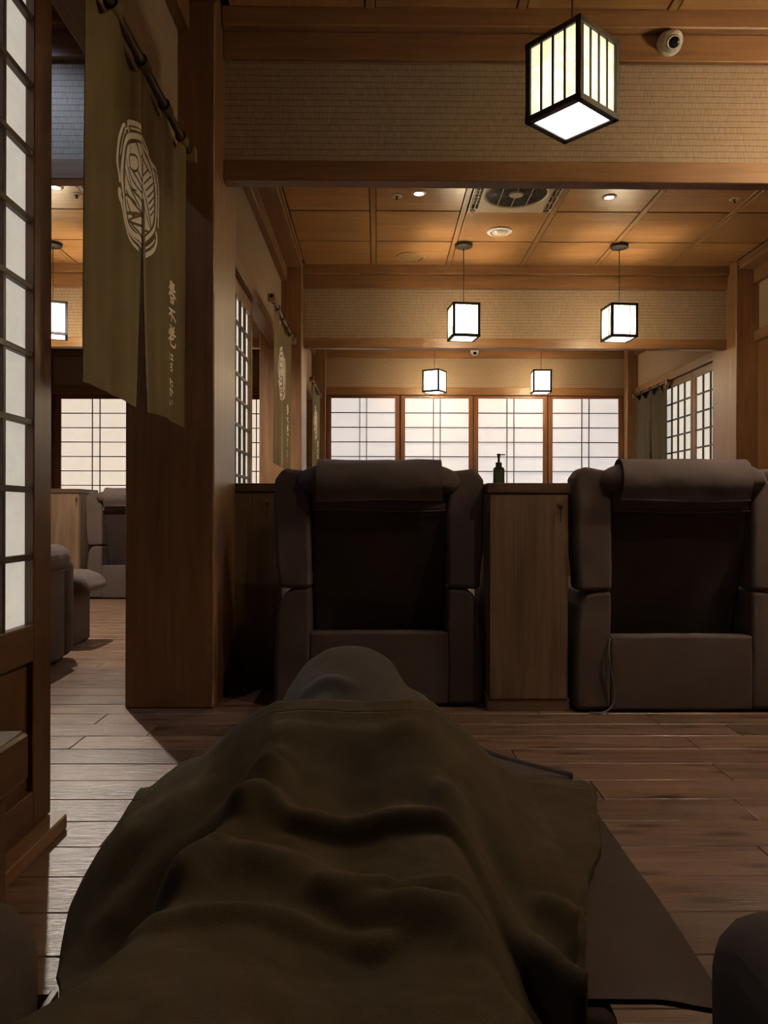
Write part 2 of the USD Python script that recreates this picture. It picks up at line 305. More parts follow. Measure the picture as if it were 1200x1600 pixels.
perf_m = mat('perforated_board', {
    'g': ('texture_coordinate', {}), 'v': ('voronoi_texture', {'scale': 62.0, 'randomness': 0.0}), 'r': ('rgb_ramp', {'ramp': [(0.0, (0.02, 0.012, 0.006)), (0.36, (0.02, 0.012, 0.006)), (0.42, (0.27, 0.14, 0.055))]}),
    'p': ('principled_bsdf', {'roughness': 0.5})}, [('g.object', 'v.vector'), ('v.distance', 'r.fac'), ('r.color', 'p.base_color')], 'p.BSDF')

# ------------------------------------------------------------------ the room
B1, B2, W = 3.77, 7.56, 10.90            # two beam walls and the back wall
XR, XL, XS = 3.65, -0.92, -4.75          # right wall, partition on the left, far wall of the side room
YR = -1.6                                # wall behind the viewer
# floor: dark bed, planks nearest the viewer one by one, the others in one piece
fl = thing('floor', kind='structure', exact=True)
obj('bed', bx(XS, XR, YR, W, -0.10, -0.012), black_gap, fl)
PW = 0.1698; row0 = 1.728 - 12 * PW; rest = []
for r in range(80):
    y0 = row0 + r * PW; y1 = y0 + PW
    if y0 < YR or y1 > W + 0.1: continue
    x = XS + rng.uniform(-1.0, 0.0)
    while x < XR:
        x2 = x + 1.20
        a, b = max(x, XS), min(x2, XR)
        if b - a > 0.03:
            m = bx(a + 0.0011, b - 0.0011, y0 + 0.0011, y1 - 0.0011, -0.012, rng.uniform(-0.0006, 0.0006), 0.0025)
            s = 1200 / max(y1, 0.3)
            seen = y1 > 1.0 and y0 < 4.6 and (589 + b * s) > -40 and (589 + a * s) < 1240 and not (a > -0.5 and b < 0.2 and y0 < 1.9)
            if seen: obj('plank', m, floor_m, fl)
            else: rest.append(m)
        x = x2
obj('planks_beyond', cat(rest), floor_m, fl, kind='stuff')

# ceiling
ce = thing('ceiling', kind='structure', exact=True)
obj('deck', bx(XS, XR, YR, W, CZ + 0.03, CZ + 0.12), black_gap, ce)
PX = 0.7215; cols = [-0.038 + PX * k for k in range(-7, 6)]
def boards(x_lo, x_hi, y_lo, y_hi, y_end, singles=True):
    ys = [y_end]
    while ys[-1] > y_lo: ys.append(ys[-1] - 0.690)
    rest = []
    for yb, ya in zip(ys[:-1], ys[1:]):
        ya = max(ya, y_lo)
        for xa, xb in zip(cols[:-1], cols[1:]):
            xa, xb = max(xa, x_lo), min(xb, x_hi)
            if xb - xa < 0.05 or yb - ya < 0.05: continue
            if y_end > 7 and abs(xa - 0.6835) < 0.01 and abs(yb - 6.12) < 0.08: continue       # the air conditioner's opening
            pm = perf_m if (y_end > 7 and xa > 2.8 and abs(yb - 6.81) < 0.08) else (ceil_y if rng.random() < 0.14 else ceil_x)
            m = bx(xa + 0.027, xb - 0.027, ya + 0.009, yb - 0.009, CZ, CZ + 0.012, 0.002)
            if singles: obj('panel', m, pm, ce)
            else: rest.append(m)
    for xa in cols:
        if x_lo < xa < x_hi: obj('batten', bx(xa - 0.022, xa + 0.022, y_lo, y_end, CZ - 0.004, CZ + 0.02, 0.003), batten_m, ce)
    if rest: obj('panels_beyond', cat(rest), ceil_x, ce, kind='stuff')
boards(-0.73, 3.45, 3.80, 7.5, 7.50)
boards(-0.73, 3.45, 2.2, 3.7, 3.66)
boards(-0.73, 3.45, YR, 2.2, 2.2, False)
boards(-4.6, -1.1, 3.80, 7.5, 7.50)
boards(-0.73, 3.45, 7.62, 10.85, 10.80, False)
boards(-4.6, -1.1, 7.62, 10.85, 10.80, False)
boards(-4.6, -1.1, YR, 3.7, 3.66, False)

# coves along the ceiling
def trim(mesh, m): obj(numbered('trim_'.rstrip('_') + '_%d' % (len(TR) + 1)), mesh, m, kind='structure', exact=True); TR.append(1)
TR = []
def cove_y(x, s, y0, y1):               # along y against the wall at x; s = +1 where the room lies towards +x
    trim(cat(bx(x, x + s * 0.19, y0, y1, 3.225, CZ + 0.02, 0.004), bx(x + s * .15, x + s * 0.205, y0, y1, 3.262, CZ + .01, 0.004), bx(x, x + s * 0.055, y0, y1, 3.095, 3.225, 0.004)), timber['y'])
for a, b in ((YR, 3.515), (4.04, 7.31), (7.83, 10.75)):
    cove_y(-0.915, 1, a, b)
for a, b in ((YR, 3.515), (4.04, 7.31), (7.83, 10.75)):
    cove_y(XR, -1, a, b)
def beam_wall(n, y, x0, x1, name):
    """The hanging wall over an opening: grasscloth between a stepped timber cove and a lintel."""
    obj(name, bx(x0, x1, y - 0.030, y + 0.010, 2.52, CZ + 0.02), grass, kind='structure', exact=True)
    trim(bx(x0, x1, y - 0.055, y + 0.030, 2.502, 2.602, 0.004), timber['x'])
    for s in (1, -1):
        yy = y - 0.03 if s == 1 else y + 0.010
        trim(cat(bx(x0, x1, yy, yy - s * 0.035, 3.085, 3.215, 0.004), bx(x0, x1, yy, yy - s * 0.085, 3.215, CZ + 0.01, 0.006)), timber['x'])
beam_wall(1, B1, -0.745, XR, 'wall_beam_front')
beam_wall(2, B2, -0.72, 3.43, 'wall_beam_middle')
beam_wall(3, B1, XS, -1.149, 'wall_beam_side_front')
beam_wall(4, B2, XS, -1.12, 'wall_beam_side_middle')
# pillars
def pillar(x0, x1, y0, y1, n): obj(f'pillar_{n}', bx(x0, x1, y0, y1, 0, CZ + .02, 0.006), timber['z'], kind='structure', exact=True)
pillar(-1.149, -0.745, 3.518, 4.04, 1)
pillar(-1.12, -0.72, 7.31, 7.83, 2)
pillar(-1.10, -0.722, 10.72, W + .05, 3)
pillar(3.43, 3.75, 7.31, 7.83, 4)
pillar(3.50, 3.75, 10.72, W + .05, 5)
pillar(3.43, 3.75, 3.518, 4.04, 6)
pillar(-4.80, -4.58, 10.72, W + .05, 7)
# walls
def wall(name, m, mm): return obj(name, m, mm, kind='structure', exact=True)
wall('wall_rear', bx(XS, XR, YR - 0.1, YR, 0, CZ + .05), grass)
wall('wall_side', bx(XS - .1, XS, YR, W, 0, CZ + .05), grass)
wall('wall_back', bx(XS, XR, W + 0.06, W + .12, 0, CZ + .05), black_gap)
wall('wall_back_upper', bx(-0.72, 3.5, W + 0.0, W + .06, 2.66, CZ + .05), grass)
wall('wall_back_side_upper', bx(-4.6, -1.1, W + 0.0, W + .06, 2.66, CZ + .05), grass)
for n, (y0, y1) in enumerate(((YR, 3.518), (4.04, 7.31), (7.83, 10.72))):
    wall(f'wall_left_upper_{n + 1}', bx(-1.0, -0.915, y0, y1, 2.52, CZ + .05), grass)
    trim(bx(-1.0, -0.895, y0, y1, 2.455, 2.535, 0.004), timber['y'])
for n, (y0, y1) in enumerate(((4.04, 7.31), (7.83, 10.72))):
    wall(f'wall_right_upper_{n + 1}', bx(XR, XR + .08, y0, y1, 2.62, CZ + .05), grass)
    trim(bx(XR - .05, XR + .08, y0, y1, 2.535, 2.635, 0.004), timber['y'])
wall('wall_right_front', bx(XR, XR + .08, YR, 3.518, 0, CZ + .05), grass)
wall('wall_right_lower', bx(XR + .06, XR + .12, 3.518, W, 0, 2.62), black_gap)
for x0, x1 in ((-0.72, 3.5), (-4.6, -1.1)):
    trim(bx(x0, x1, W - 0.05, W + .06, 2.555, 2.665, 0.005), timber['x'])
    trim(cat(bx(x0, x1, W - .035, W, 3.085, 3.215, 0.004), bx(x0, x1, W - 0.085, W, 3.215, CZ + .01, 0.006)), timber['x'])
# right wall of the middle bay: timber jamb beside the pillar
wall('wall_right_panel', bx(XR - .01, XR + .06, 4.04, 7.31, 0, 2.54), timber['z'])

# ------------------------------------------------------------------ shoji screens
def shoji(name, loc, rotz, w, z0, z1, vbars, rows, pm, tm, stile=0.05, rail=0.05, lower=None, barw=0.011, zbars=None, depth=0.034):
    """Sliding paper screen, front towards local -y, its lower left front corner at loc. vbars: fractions of the paper's width."""
    t = thing(name, loc, rotz, kind='structure', exact=True)
    obj('stile', bx(0, stile, 0, depth, 0, z1, 0.003), tm['z'], t); obj('stile', bx(w - stile, w, 0, depth, 0, z1, 0.003), tm['z'], t)
    obj('rail', bx(stile, w - stile, 0, depth, z1 - rail, z1, 0.003), tm['x'], t)
    obj('rail', bx(stile, w - stile, 0, depth, z0 - rail, z0, 0.003), tm['x'], t)
    if lower is not None:
        obj('rail', bx(stile, w - stile, 0, depth, 0, 0.10, 0.003), tm['x'], t)
        obj('lower_panel', bx(stile, w - stile, 0.018, 0.026, 0.10, z0 - rail, 0.0), tm['z'], t)
    xa, xb = stile, w - stile; za, zb = z0, z1 - rail
    xs = [xa] + [xa + f * (xb - xa) for f in vbars] + [xb]
    zs = [za + (zb - za) * k / rows for k in range(rows + 1)] if zbars is None else [za] + list(zbars) + [zb]
    for x in xs[1:-1]: obj('muntin', bx(x - barw / 2, x + barw / 2, 0.006, 0.024, za, zb, 0.001), muntin_m, t)
    for z in zs[1:-1]: obj('muntin', bx(xa, xb, 0.004, 0.022, z - barw / 2, z + barw / 2, 0.001), muntin_m, t)
    for x0, x1 in zip(xs[:-1], xs[1:]):
        for c0, c1 in zip(zs[:-1], zs[1:]): obj('pane', bx(x0, x1, 0.0245, 0.0265, c0, c1), pm, t)
    return t
bw = [(-0.712, 0.318), (0.334, 1.362), (1.372, 2.418), (2.430, 3.492)]
w1 = None
for k, (a, b) in enumerate(bw):
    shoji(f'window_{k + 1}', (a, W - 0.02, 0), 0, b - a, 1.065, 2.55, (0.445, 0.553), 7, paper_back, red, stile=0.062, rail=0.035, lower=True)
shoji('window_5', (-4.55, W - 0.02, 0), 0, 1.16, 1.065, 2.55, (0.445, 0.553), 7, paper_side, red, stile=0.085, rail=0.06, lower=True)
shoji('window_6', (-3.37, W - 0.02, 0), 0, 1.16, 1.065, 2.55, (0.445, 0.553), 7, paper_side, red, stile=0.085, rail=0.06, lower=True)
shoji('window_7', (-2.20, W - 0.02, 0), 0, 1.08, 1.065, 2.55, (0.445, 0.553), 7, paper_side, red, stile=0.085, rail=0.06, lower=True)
# near-left screen, its end post beside the doorway
zb1 = [0.595 + 0.1815 * k for k in range(1, 10)]
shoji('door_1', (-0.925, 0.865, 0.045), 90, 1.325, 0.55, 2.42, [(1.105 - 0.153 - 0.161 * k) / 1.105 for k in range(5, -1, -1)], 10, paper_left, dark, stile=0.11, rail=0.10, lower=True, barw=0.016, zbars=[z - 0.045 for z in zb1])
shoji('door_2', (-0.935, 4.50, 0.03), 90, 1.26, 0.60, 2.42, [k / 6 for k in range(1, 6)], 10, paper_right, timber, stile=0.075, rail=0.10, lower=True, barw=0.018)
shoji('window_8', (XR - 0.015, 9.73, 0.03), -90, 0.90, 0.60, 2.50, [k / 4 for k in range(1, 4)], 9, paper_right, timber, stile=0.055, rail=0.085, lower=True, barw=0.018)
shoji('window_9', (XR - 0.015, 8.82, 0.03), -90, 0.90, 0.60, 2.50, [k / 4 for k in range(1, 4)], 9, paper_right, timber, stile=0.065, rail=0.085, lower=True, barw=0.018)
# door track on the floor at the left
trim(bx(-1.02, -0.878, YR, 2.19, 0.0, 0.042, 0.004), timber['y'])
trim(bx(-1.0, -0.90, 4.04, 5.77, 0.0, 0.03, 0.004), timber['y'])

# ------------------------------------------------------------------ lanterns
washi = mat('lantern_paper', {
    'tc': ('texture_coordinate', {}), 'n1': ('noise_texture', {'scale': 30.0, 'detail': 5.0, 'distortion': 2.0}), 'rc': ('rgb_ramp', {'ramp': [(0.35, (0.72, 0.68, 0.46)), (0.6, (0.92, 0.89, 0.72))]}),
    't': ('translucent_bsdf', {}), 'x': ('transparent_bsdf', {'color': (1, .97, .9)}), 'd': ('diffuse_bsdf', {}),
    'm1': ('mix_closure', {'fac': 0.55}), 'm2': ('mix_closure', {'fac': 0.30}), 'e': ('emission', {'strength': 0.35}), 'a': ('add_closure', {})},
    [('tc.object', 'n1.vector'), ('n1.fac', 'rc.fac'), ('rc.color', 't.color'), ('rc.color', 'd.color'), ('rc.color', 'e.color'), ('d.BSDF', 'm1.closure1'), ('t.BSDF', 'm1.closure2'), ('m1.closure', 'm2.closure1'), ('x.BSDF', 'm2.closure2'), ('m2.closure', 'a.closure1'), ('e.emission', 'a.closure2')], 'a.closure')
top_m = mat('lantern_top_paper', {'d': ('diffuse_bsdf', {'color': (.7, .66, .55)}), 'x': ('transparent_bsdf', {'color': (1, .95, .85)}), 't': ('translucent_bsdf', {'color': (.8, .76, .66)}), 'm': ('mix_closure', {'fac': 0.55}), 'm1': ('mix_closure', {'fac': .4})},
    [('d.BSDF', 'm1.closure1'), ('t.BSDF', 'm1.closure2'), ('m1.closure', 'm.closure1'), ('x.BSDF', 'm.closure2')], 'm.closure')
diff_m = mat('lantern_diffuser', {'x': ('transparent_bsdf', {'color': (1, 1, 1)}), 't': ('translucent_bsdf', {'color': (.95, .95, .93)}), 'm': ('mix_closure', {'fac': 0.45}), 'e': ('emission', {'color': (1, .95, .86), 'strength': 2.5}), 'a': ('add_closure', {})},
    [('t.BSDF', 'm.closure1'), ('x.BSDF', 'm.closure2'), ('m.closure', 'a.closure1'), ('e.emission', 'a.closure2')], 'a.closure')
S, HL = 0.112, 0.30      # half width, height
def make_lantern(loc, rot, label, group=None, power=1.0):
    t = thing('pendant_lantern', loc, rot, label, 'lantern', group)
    fr = []
    b = 0.011
    for sx in (-1, 1):
        for sy in (-1, 1): fr.append(bx(sx * S - b, sx * S + b, sy * S - b, sy * S + b, 0, HL, 0.002))
    for z, hh, e in ((0.0, 0.024, 0.012), (HL - 0.022, 0.022, 0.012)):
        for s in (-1, 1):
            fr.append(bx(-S - e, S + e, s * S - e, s * S + e, z, z + hh, 0.002)); fr.append(bx(s * S - e, s * S + e, -S - e, S + e, z, z + hh, 0.002))
    fr.append(bx(-S, S, -.008, .008, HL - 0.012, HL - 0.002)); fr.append(bx(-.008, .008, -S, S, HL - 0.012, HL - 0.002)); fr.append(cyl(0.02, HL - 0.012, HL + 0.02, 16))
    obj('frame', cat(fr), black_metal, t)
    for k in range(4):
        pn = obj('pane', moved(bx(-S + b, S - b, -S - 0.002, -S + 0.001, 0.024, HL - 0.022), rz=90 * k), washi, t)
        for q in (-1, 0, 1):
            obj('slat', moved(bx(q * 0.052 - 0.0038, q * 0.052 + 0.0038, -S - 0.007, -S - 0.002, 0.024, HL - 0.022), rz=90 * k), black_metal, pn)
    obj('top_paper', bx(-S + b, S - b, -S + b, S - b, HL - 0.018, HL - 0.016), top_m, t)
    obj('diffuser', bx(-S + b, S - b, -S + b, S - b, 0.006, 0.009), diff_m, t)
    top = CZ - loc[2]
    obj('cord', tube([(0, 0, HL + .015), (0.001, 0, (HL + top) / 2), (0, 0, top - 0.03)], 0.0035, 8), black_metal, t)
    obj('canopy', lathe([(0, top - 0.042), (0.055, top - 0.040), (0.078, top - 0.030), (0.080, top - 0.006), (0, top - 0.006)], 40), black_metal, t, smooth=35)
    l = UsdLux.SphereLight.Define(stage, str(t.GetPath()) + '/bulb')
    l.CreateRadiusAttr(0.035); l.CreateColorAttr(Gf.Vec3f(*WARM)); l.CreateIntensityAttr(LANTERN_BULB * power); l.CreateNormalizeAttr(True)
    l.AddTranslateOp().Set(Gf.Vec3d(0, 0, HL * 0.5))
    return t
make_lantern((0.727, 2.87, 2.36), 40.3, 'largest and nearest paper lantern, hung corner forward below the white dome camera', power=0.014)
make_lantern((0.770, 6.86, 2.447), 7, 'left of the two paper lanterns hanging under the middle ceiling, beside the air conditioner')
make_lantern((2.165, 6.86, 2.447), 6, 'right of the two paper lanterns hanging under the middle ceiling, near the right-hand pillar')
make_lantern((0.768, 10.30, 2.50), -30.5, 'small far lantern turned corner forward in front of the second lit screen')
make_lantern((2.20, 10.30, 2.50), -2, 'small far lantern seen flat on, above the screens right of the pump bottle')
make_lantern((-2.905, 6.90, 2.46), 22, 'lantern in the left side room, half hidden by the screen post')
make_lantern((2.20, 2.87, 2.36), 12, 'lantern hanging nearest the viewer on the right, just out of the picture', power=3.0)

# ------------------------------------------------------------------ ceiling fittings
def ring_fixture(name, x, y, r, label, cat_, kind):
    t = thing(name, (x, y, CZ), 0, label, cat_)
    if kind == 'down':
        obj('rim', lathe([(r * .62, 0.004), (r * .66, -0.010), (r * .95, -0.006), (r, 0.002), (r, .01), (r * .62, .01)], 40), cream_plastic, t, smooth=40)
        obj('lens', lathe([(0, -0.004), (r * .5, -0.006), (r * .63, 0.0), (r * .63, .01), (0, .01)], 32), emit('downlight_lens', (1, .95, .85), 6.0), t, smooth=40)
    elif kind == 'sensor':
        obj('rim', lathe([(r * .35, 0.002), (r * .5, -0.008), (r, -0.002), (r, .008), (r * .35, .008)], 32), cream_plastic, t, smooth=40)
        obj('head', lathe([(0, -0.03), (r * .16, -0.03), (r * .2, -0.022), (r * .12, -0.018), (r * .12, 0.0), (r * .3, 0.004), (0, .006)], 24), grille_m, t, smooth=40)
    elif kind == 'lamp':
        obj('rim', lathe([(r * .68, 0.0), (r * .72, -0.016), (r * .96, -0.010), (r, 0.0), (r, .01), (r * .68, .01)], 48), white_plastic, t, smooth=40)
        obj('lens', lathe([(0, -0.030), (r * .3, -0.028), (r * .55, -0.018), (r * .69, 0.0), (0, .01)], 40), plain('frosted_lens', (0.62, 0.58, 0.50), 0.2), t, smooth=True)
        obj('screw', moved(cyl(0.006, -0.014, -0.006, 12), (r * .82, 0.02, 0)), grille_m, t)
    elif kind == 'speaker':
        obj('rim', lathe([(r * .84, 0.0), (r * .86, -0.010), (r * .97, -0.008), (r, 0.0), (r, .01), (r * .84, .01)], 48), ceil_x, t, smooth=40)
        obj('grille', lathe([(0, -0.003), (r * .80, -0.003), (r * .85, 0.004), (0, .008)], 48), plain('speaker_cloth', (0.26, 0.165, 0.075), 0.8), t, smooth=40)
    return t
ring_fixture('downlight', 0.31, 5.77, 0.058, 'small lit downlight left of the air conditioner, beside a sprinkler', 'downlight', 'down')
ring_fixture('downlight', 1.76, 5.82, 0.056, 'small pale downlight right of the air conditioner', 'downlight', 'down')
ring_fixture('downlight', -2.38, 5.70, 0.056, 'glaring downlight in the side room ceiling, next to the screen post', 'downlight', 'down')
ring_fixture('downlight', 1.76, 2.03, 0.056, 'downlight above the viewer on the right, out of the picture', 'downlight', 'down')
ring_fixture('downlight', -1.78, 3.33, 0.056, 'cool downlight of the side room behind the near-left screen, out of sight', 'downlight', 'down')
ring_fixture('sprinkler', 0.145, 5.83, 0.042, 'tiny round sprinkler at the left, beside the lit downlight', 'sprinkler', 'sensor')
ring_fixture('sprinkler', 2.73, 5.85, 0.042, 'tiny round sprinkler at the far right of the middle ceiling', 'sprinkler', 'sensor')
ring_fixture('sprinkler', -2.28, 5.84, 0.045, 'small round sprinkler in the side room ceiling beside the glaring downlight', 'sprinkler', 'sensor')
ring_fixture('ceiling_lamp', 1.04, 6.545, 0.11, 'round white ceiling lamp with frosted lens behind the air conditioner', 'ceiling lamp', 'lamp')
ring_fixture('ceiling_speaker', 0.31, 7.22, 0.14, 'round wood-coloured ceiling speaker between the left battens', 'speaker', 'speaker')
# air conditioner
ac = thing('air_conditioner', (1.044, 5.775, CZ), 0, 'cream ceiling air conditioner with round dark fan grille and slotted sides', 'air conditioner')
ho = lambda cx, cy, w, h: sbox(cx - w / 2, cy - h / 2, cx + w / 2, cy + h / 2)
face = sbox(-0.330, -0.335, 0.330, 0.335)
gr = Point(0.0, 0.0).buffer(0.235, 48); sl = [ho(s * 0.290, 0.035, 0.062, 0.46) for s in (-1, 1)]
fm = trimesh.creation.extrude_polygon(face.difference(unary_union([gr] + sl)), 0.022, engine='earcut'); fm.apply_translation([0, 0, -0.012])
obj('body', fm, cream_plastic, ac); obj('housing', bx(-.33, .33, -.33, .33, 0.012, 0.03), grille_m, ac)
rings = []
for k in range(1, 15):
    rr = 0.235 * k / 15; rings.append(lathe([(rr - .0025, -0.006), (rr + .0025, -0.006), (rr + .0025, 0.0), (rr - .0025, 0.0), (rr - .0025, -0.006)], 48))
obj('fan_grille', cat(rings), grille_m, ac); obj('grille_rim', lathe([(.228, -.010), (.240, -.016), (.246, -.012), (.246, 0), (.228, 0), (.228, -.01)], 56), cream_plastic, ac, smooth=40)
for x in (-0.11, 0.0, 0.11):
    L = math.sqrt(.235 ** 2 - x ** 2); obj('spoke', bx(x - .003, x + .003, -L, L, -0.010, -0.004), wire_m, ac)
obj('hub', lathe([(0, -.016), (.05, -.015), (.056, -.008), (.056, 0), (0, 0)], 32), cream_plastic, ac, smooth=40)
for s in (-1, 1):
    for q in range(2): obj('louver', bx(s * .29 - .010 + (q - .5) * .03, s * .29 - .004 + (q - .5) * .03, -.195, .265, -.011, .01), wire_m, ac)
    for q in range(3): obj('louver_bar', bx(s * .29 - .031, s * .29 + .031, -.195 + .115 * (q + 1) - .003, -.195 + .115 * (q + 1) + .003, -.0115, .0), wire_m, ac)
    obj('knob', moved(cyl(.024, -.017, -.010, 24), (s * .29, .30, 0)), grille_m, ac, smooth=40)
# dome cameras on the coves
def dome_camera(loc, label):
    t = thing('dome_camera', loc, 0, label, 'security camera')
    tilt = dict(rx=90)
    obj('base', moved(lathe([(0, 0.0), (.058, 0.0), (.060, .012), (.054, .030), (.030, .036), (0, .036)], 36), **tilt), white_plastic, t, smooth=40)
    b = trimesh.creation.icosphere(3, 0.050); b.apply_translation([0.0, -0.046, -0.010]); obj('ball', b, white_plastic, t, smooth=True)
    e = lathe([(0, .002), (.020, 0.002), (.025, -.002), (.025, -.014), (0, -.014)], 32)
    d = np.array([-0.12, -0.78, -0.60]); d /= np.linalg.norm(d)
    M = trimesh.geometry.align_vectors([0, 0, 1], d); e.apply_transform(M); e.apply_translation(np.array([0, -.046, -.01]) + d * .050)
    obj('lens', e, plain('lens_black', (.008, .008, .009), .12), t, smooth=40)
    r = lathe([(.025, -.02), (.025, .002), (.029, .003), (.036, -.02), (.025, -.02)], 32); r.apply_transform(M); r.apply_translation(np.array([0, -.046, -.01]) + d * .050)
    obj('collar', r, white_plastic, t, smooth=40)
dome_camera((1.406, B1 - 0.065, 3.165), 'white dome camera on the near beam, right of the largest lantern')
dome_camera((1.377, W - 0.035, 3.175), 'tiny white dome camera far off, just under the middle beam')

# ------------------------------------------------------------------ noren curtains
NW, NH = 1.17, 1.235          # width along the wall and drop
def fold(s, z):
    """Sideways bulge of the hanging cloth; s runs along the wall from its near end, z up from the hem."""
    s, z = np.asarray(s, float), np.asarray(z, float); t = np.clip(z / NH, 0, 1)
    f = 0.006 * np.sin(2 * np.pi * s / 0.234 + 0.6) * t ** 2 + 0.0045 * np.sin(2 * np.pi * s / 0.39 + 1.1 + 0.6 * z) * (1 - 0.3 * t) + 0.0022 * np.sin(2 * np.pi * s / 0.17 + 2.0 * z)
    pq = np.stack([np.asarray(s + 0 * z) * 15, np.asarray(z + 0 * s) * 1.1, 0 * s + 0 * z], -1)
    return f + (meshkit.fbm(pq, 3, 21) - 0.5) * 0.011 * (0.35 + 0.65 * t)
def hem(s): return 0.004 * np.sin(s * 9)
LOOPS = [0.030, 0.262, 0.578, 0.880, 1.140]
def topz(s):
    d = np.min([np.abs(s - l) for l in LOOPS], axis=0); return NH - 0.002 - 0.082 * np.sin(np.clip((d - 0.022) / 0.13, 0, 1) * np.pi / 2) ** 1.2
def cloth_panel(s0, s1, curl):
    n, m = 60, 40; s = np.linspace(s0, s1, n)[:, None] * np.ones((1, m)); v = np.linspace(0, 1, m)[None, :] * np.ones((n, 1))
    z = hem(s) + (topz(s.ravel()).reshape(s.shape) - hem(s)) * v
    x = fold(s, z)
    e = np.clip((1 - v) - 0.35, 0, 1)
    ss = s + curl * e ** 1.6 * 0.13 * (1 - np.abs(s - (s1 if curl < 0 else s0)) / (s1 - s0)).clip(0) ** 3
    return sheet(np.stack([x, ss, z], -1), 0.0025)
def emb_pt(cx, cy):
    px = 150 + cx / 6.67; py = 180 + cy / 6.67; d = 0.856 * 1200 / (589 - px); z = EYE + (800 - py) * d / 1200
    return (d - 2.23, z - 1.275)
def stroke(pts, w, smooth=True):
    p = [emb_pt(*q) for q in pts]
    if smooth and len(p) > 2: p = smoothpath(p, 40)
    return LineString(p).buffer(w * 0.00037, 6)
white = [stroke([(288, 195), (280, 125), (258, 118), (238, 170), (222, 260), (213, 400), (213, 520), (226, 640), (230, 700)], 17),
         stroke([(290, 150), (262, 215), (245, 300), (232, 420)], 7),
         stroke([(230, 800), (232, 860), (238, 890)], 30), stroke([(235, 880), (255, 1000), (280, 1130), (310, 1230), (360, 1330), (425, 1410)], 17), stroke([(250, 900), (275, 1040), (295, 1150), (330, 1230), (400, 1320), (480, 1385)], 9),
         stroke([(332, 170), (322, 110), (345, 92), (400, 112), (462, 142)], 24), stroke([(350, 150), (400, 166), (462, 188)], 11),
         stroke([(475, 225), (500, 270), (520, 320), (540, 400), (546, 450)], 14), stroke([(550, 470), (572, 530), (598, 575), (615, 650), (628, 760), (632, 900), (632, 1020), (628, 1180)], 16), stroke([(585, 600), (605, 700), (612, 800), (617, 950), (622, 1080)], 8),
         stroke([(605, 1240), (615, 1300), (600, 1380), (560, 1450), (518, 1480)], 24), stroke([(592, 1310), (560, 1370), (518, 1410)], 10),
         stroke([(465, 258), (400, 236), (345, 232), (300, 275), (265, 370), (250, 500), (245, 650), (258, 800), (275, 950), (300, 1100), (340, 1200), (400, 1270), (480, 1322)], 27),
         stroke([(480, 290), (520, 380), (545, 450), (570, 560), (592, 700), (605, 850), (605, 1000), (600, 1130), (570, 1240), (518, 1325)], 20),
         stroke([(290, 165), (330, 145)], 8)]
disc = Polygon([emb_pt(*q) for q in smoothpath([(320, 335), (380, 305), (470, 325), (510, 405), (548, 520), (574, 680), (584, 850), (586, 1000), (577, 1130), (550, 1220), (490, 1275), (400, 1225), (335, 1120), (305, 1000), (287, 850), (282, 650), (288, 500), (320, 335)], 90)])
cuts = [([(395, 310), (430, 420), (460, 520), (492, 620)], 11), ([(345, 425), (372, 428), (402, 462), (418, 530), (408, 580), (370, 592), (348, 555), (338, 490), (345, 430)], 10), ([(408, 585), (440, 650), (492, 692)], 13), ([(370, 600), (420, 700), (492, 772)], 11),
        ([(335, 560), (380, 715), (440, 800), (492, 818)], 9), ([(300, 470), (330, 600), (350, 720), (400, 800)], 8), ([(285, 590), (330, 720), (380, 850), (430, 960), (492, 1050)], 10), ([(300, 800), (360, 900), (420, 990), (490, 1040)], 11),
        ([(345, 760), (420, 860), (492, 918)], 10), ([(282, 840), (335, 862), (400, 940)], 12), ([(310, 900), (330, 970), (345, 1015), (400, 1030)], 11), ([(305, 1035), (400, 1040), (492, 1060)], 13), ([(330, 1108), (400, 1075), (492, 1064)], 9), ([(340, 1120), (400, 1150), (492, 1166)], 11), ([(350, 1130), (420, 1225), (490, 1272)], 10),
        ([(500, 780), (530, 900), (550, 1050), (566, 1190)], 9), ([(500, 650), (540, 585)], 8), ([(512, 730), (562, 655)], 8), ([(528, 800), (575, 725)], 8), ([(540, 870), (582, 795)], 8), ([(548, 935), (588, 860)], 8), ([(555, 1000), (590, 930)], 8), ([(560, 1060), (592, 1000)], 8),
        ([(458, 490), (478, 440), (520, 520), (555, 620)], 9), ([(345, 330), (350, 400)], 6), ([(500, 480), (500, 640)], 7), ([(515, 960), (560, 1200)], 7), ([(520, 1215), (545, 1225)], 10)]
disc = disc.difference(unary_union([stroke(p, w * 1.15) for p, w in cuts]))
slit = LineString([(0.578, 0.0), (0.578, 0.93)]).buffer(0.006)
emblem2d = unary_union(white + [disc]).difference(slit)
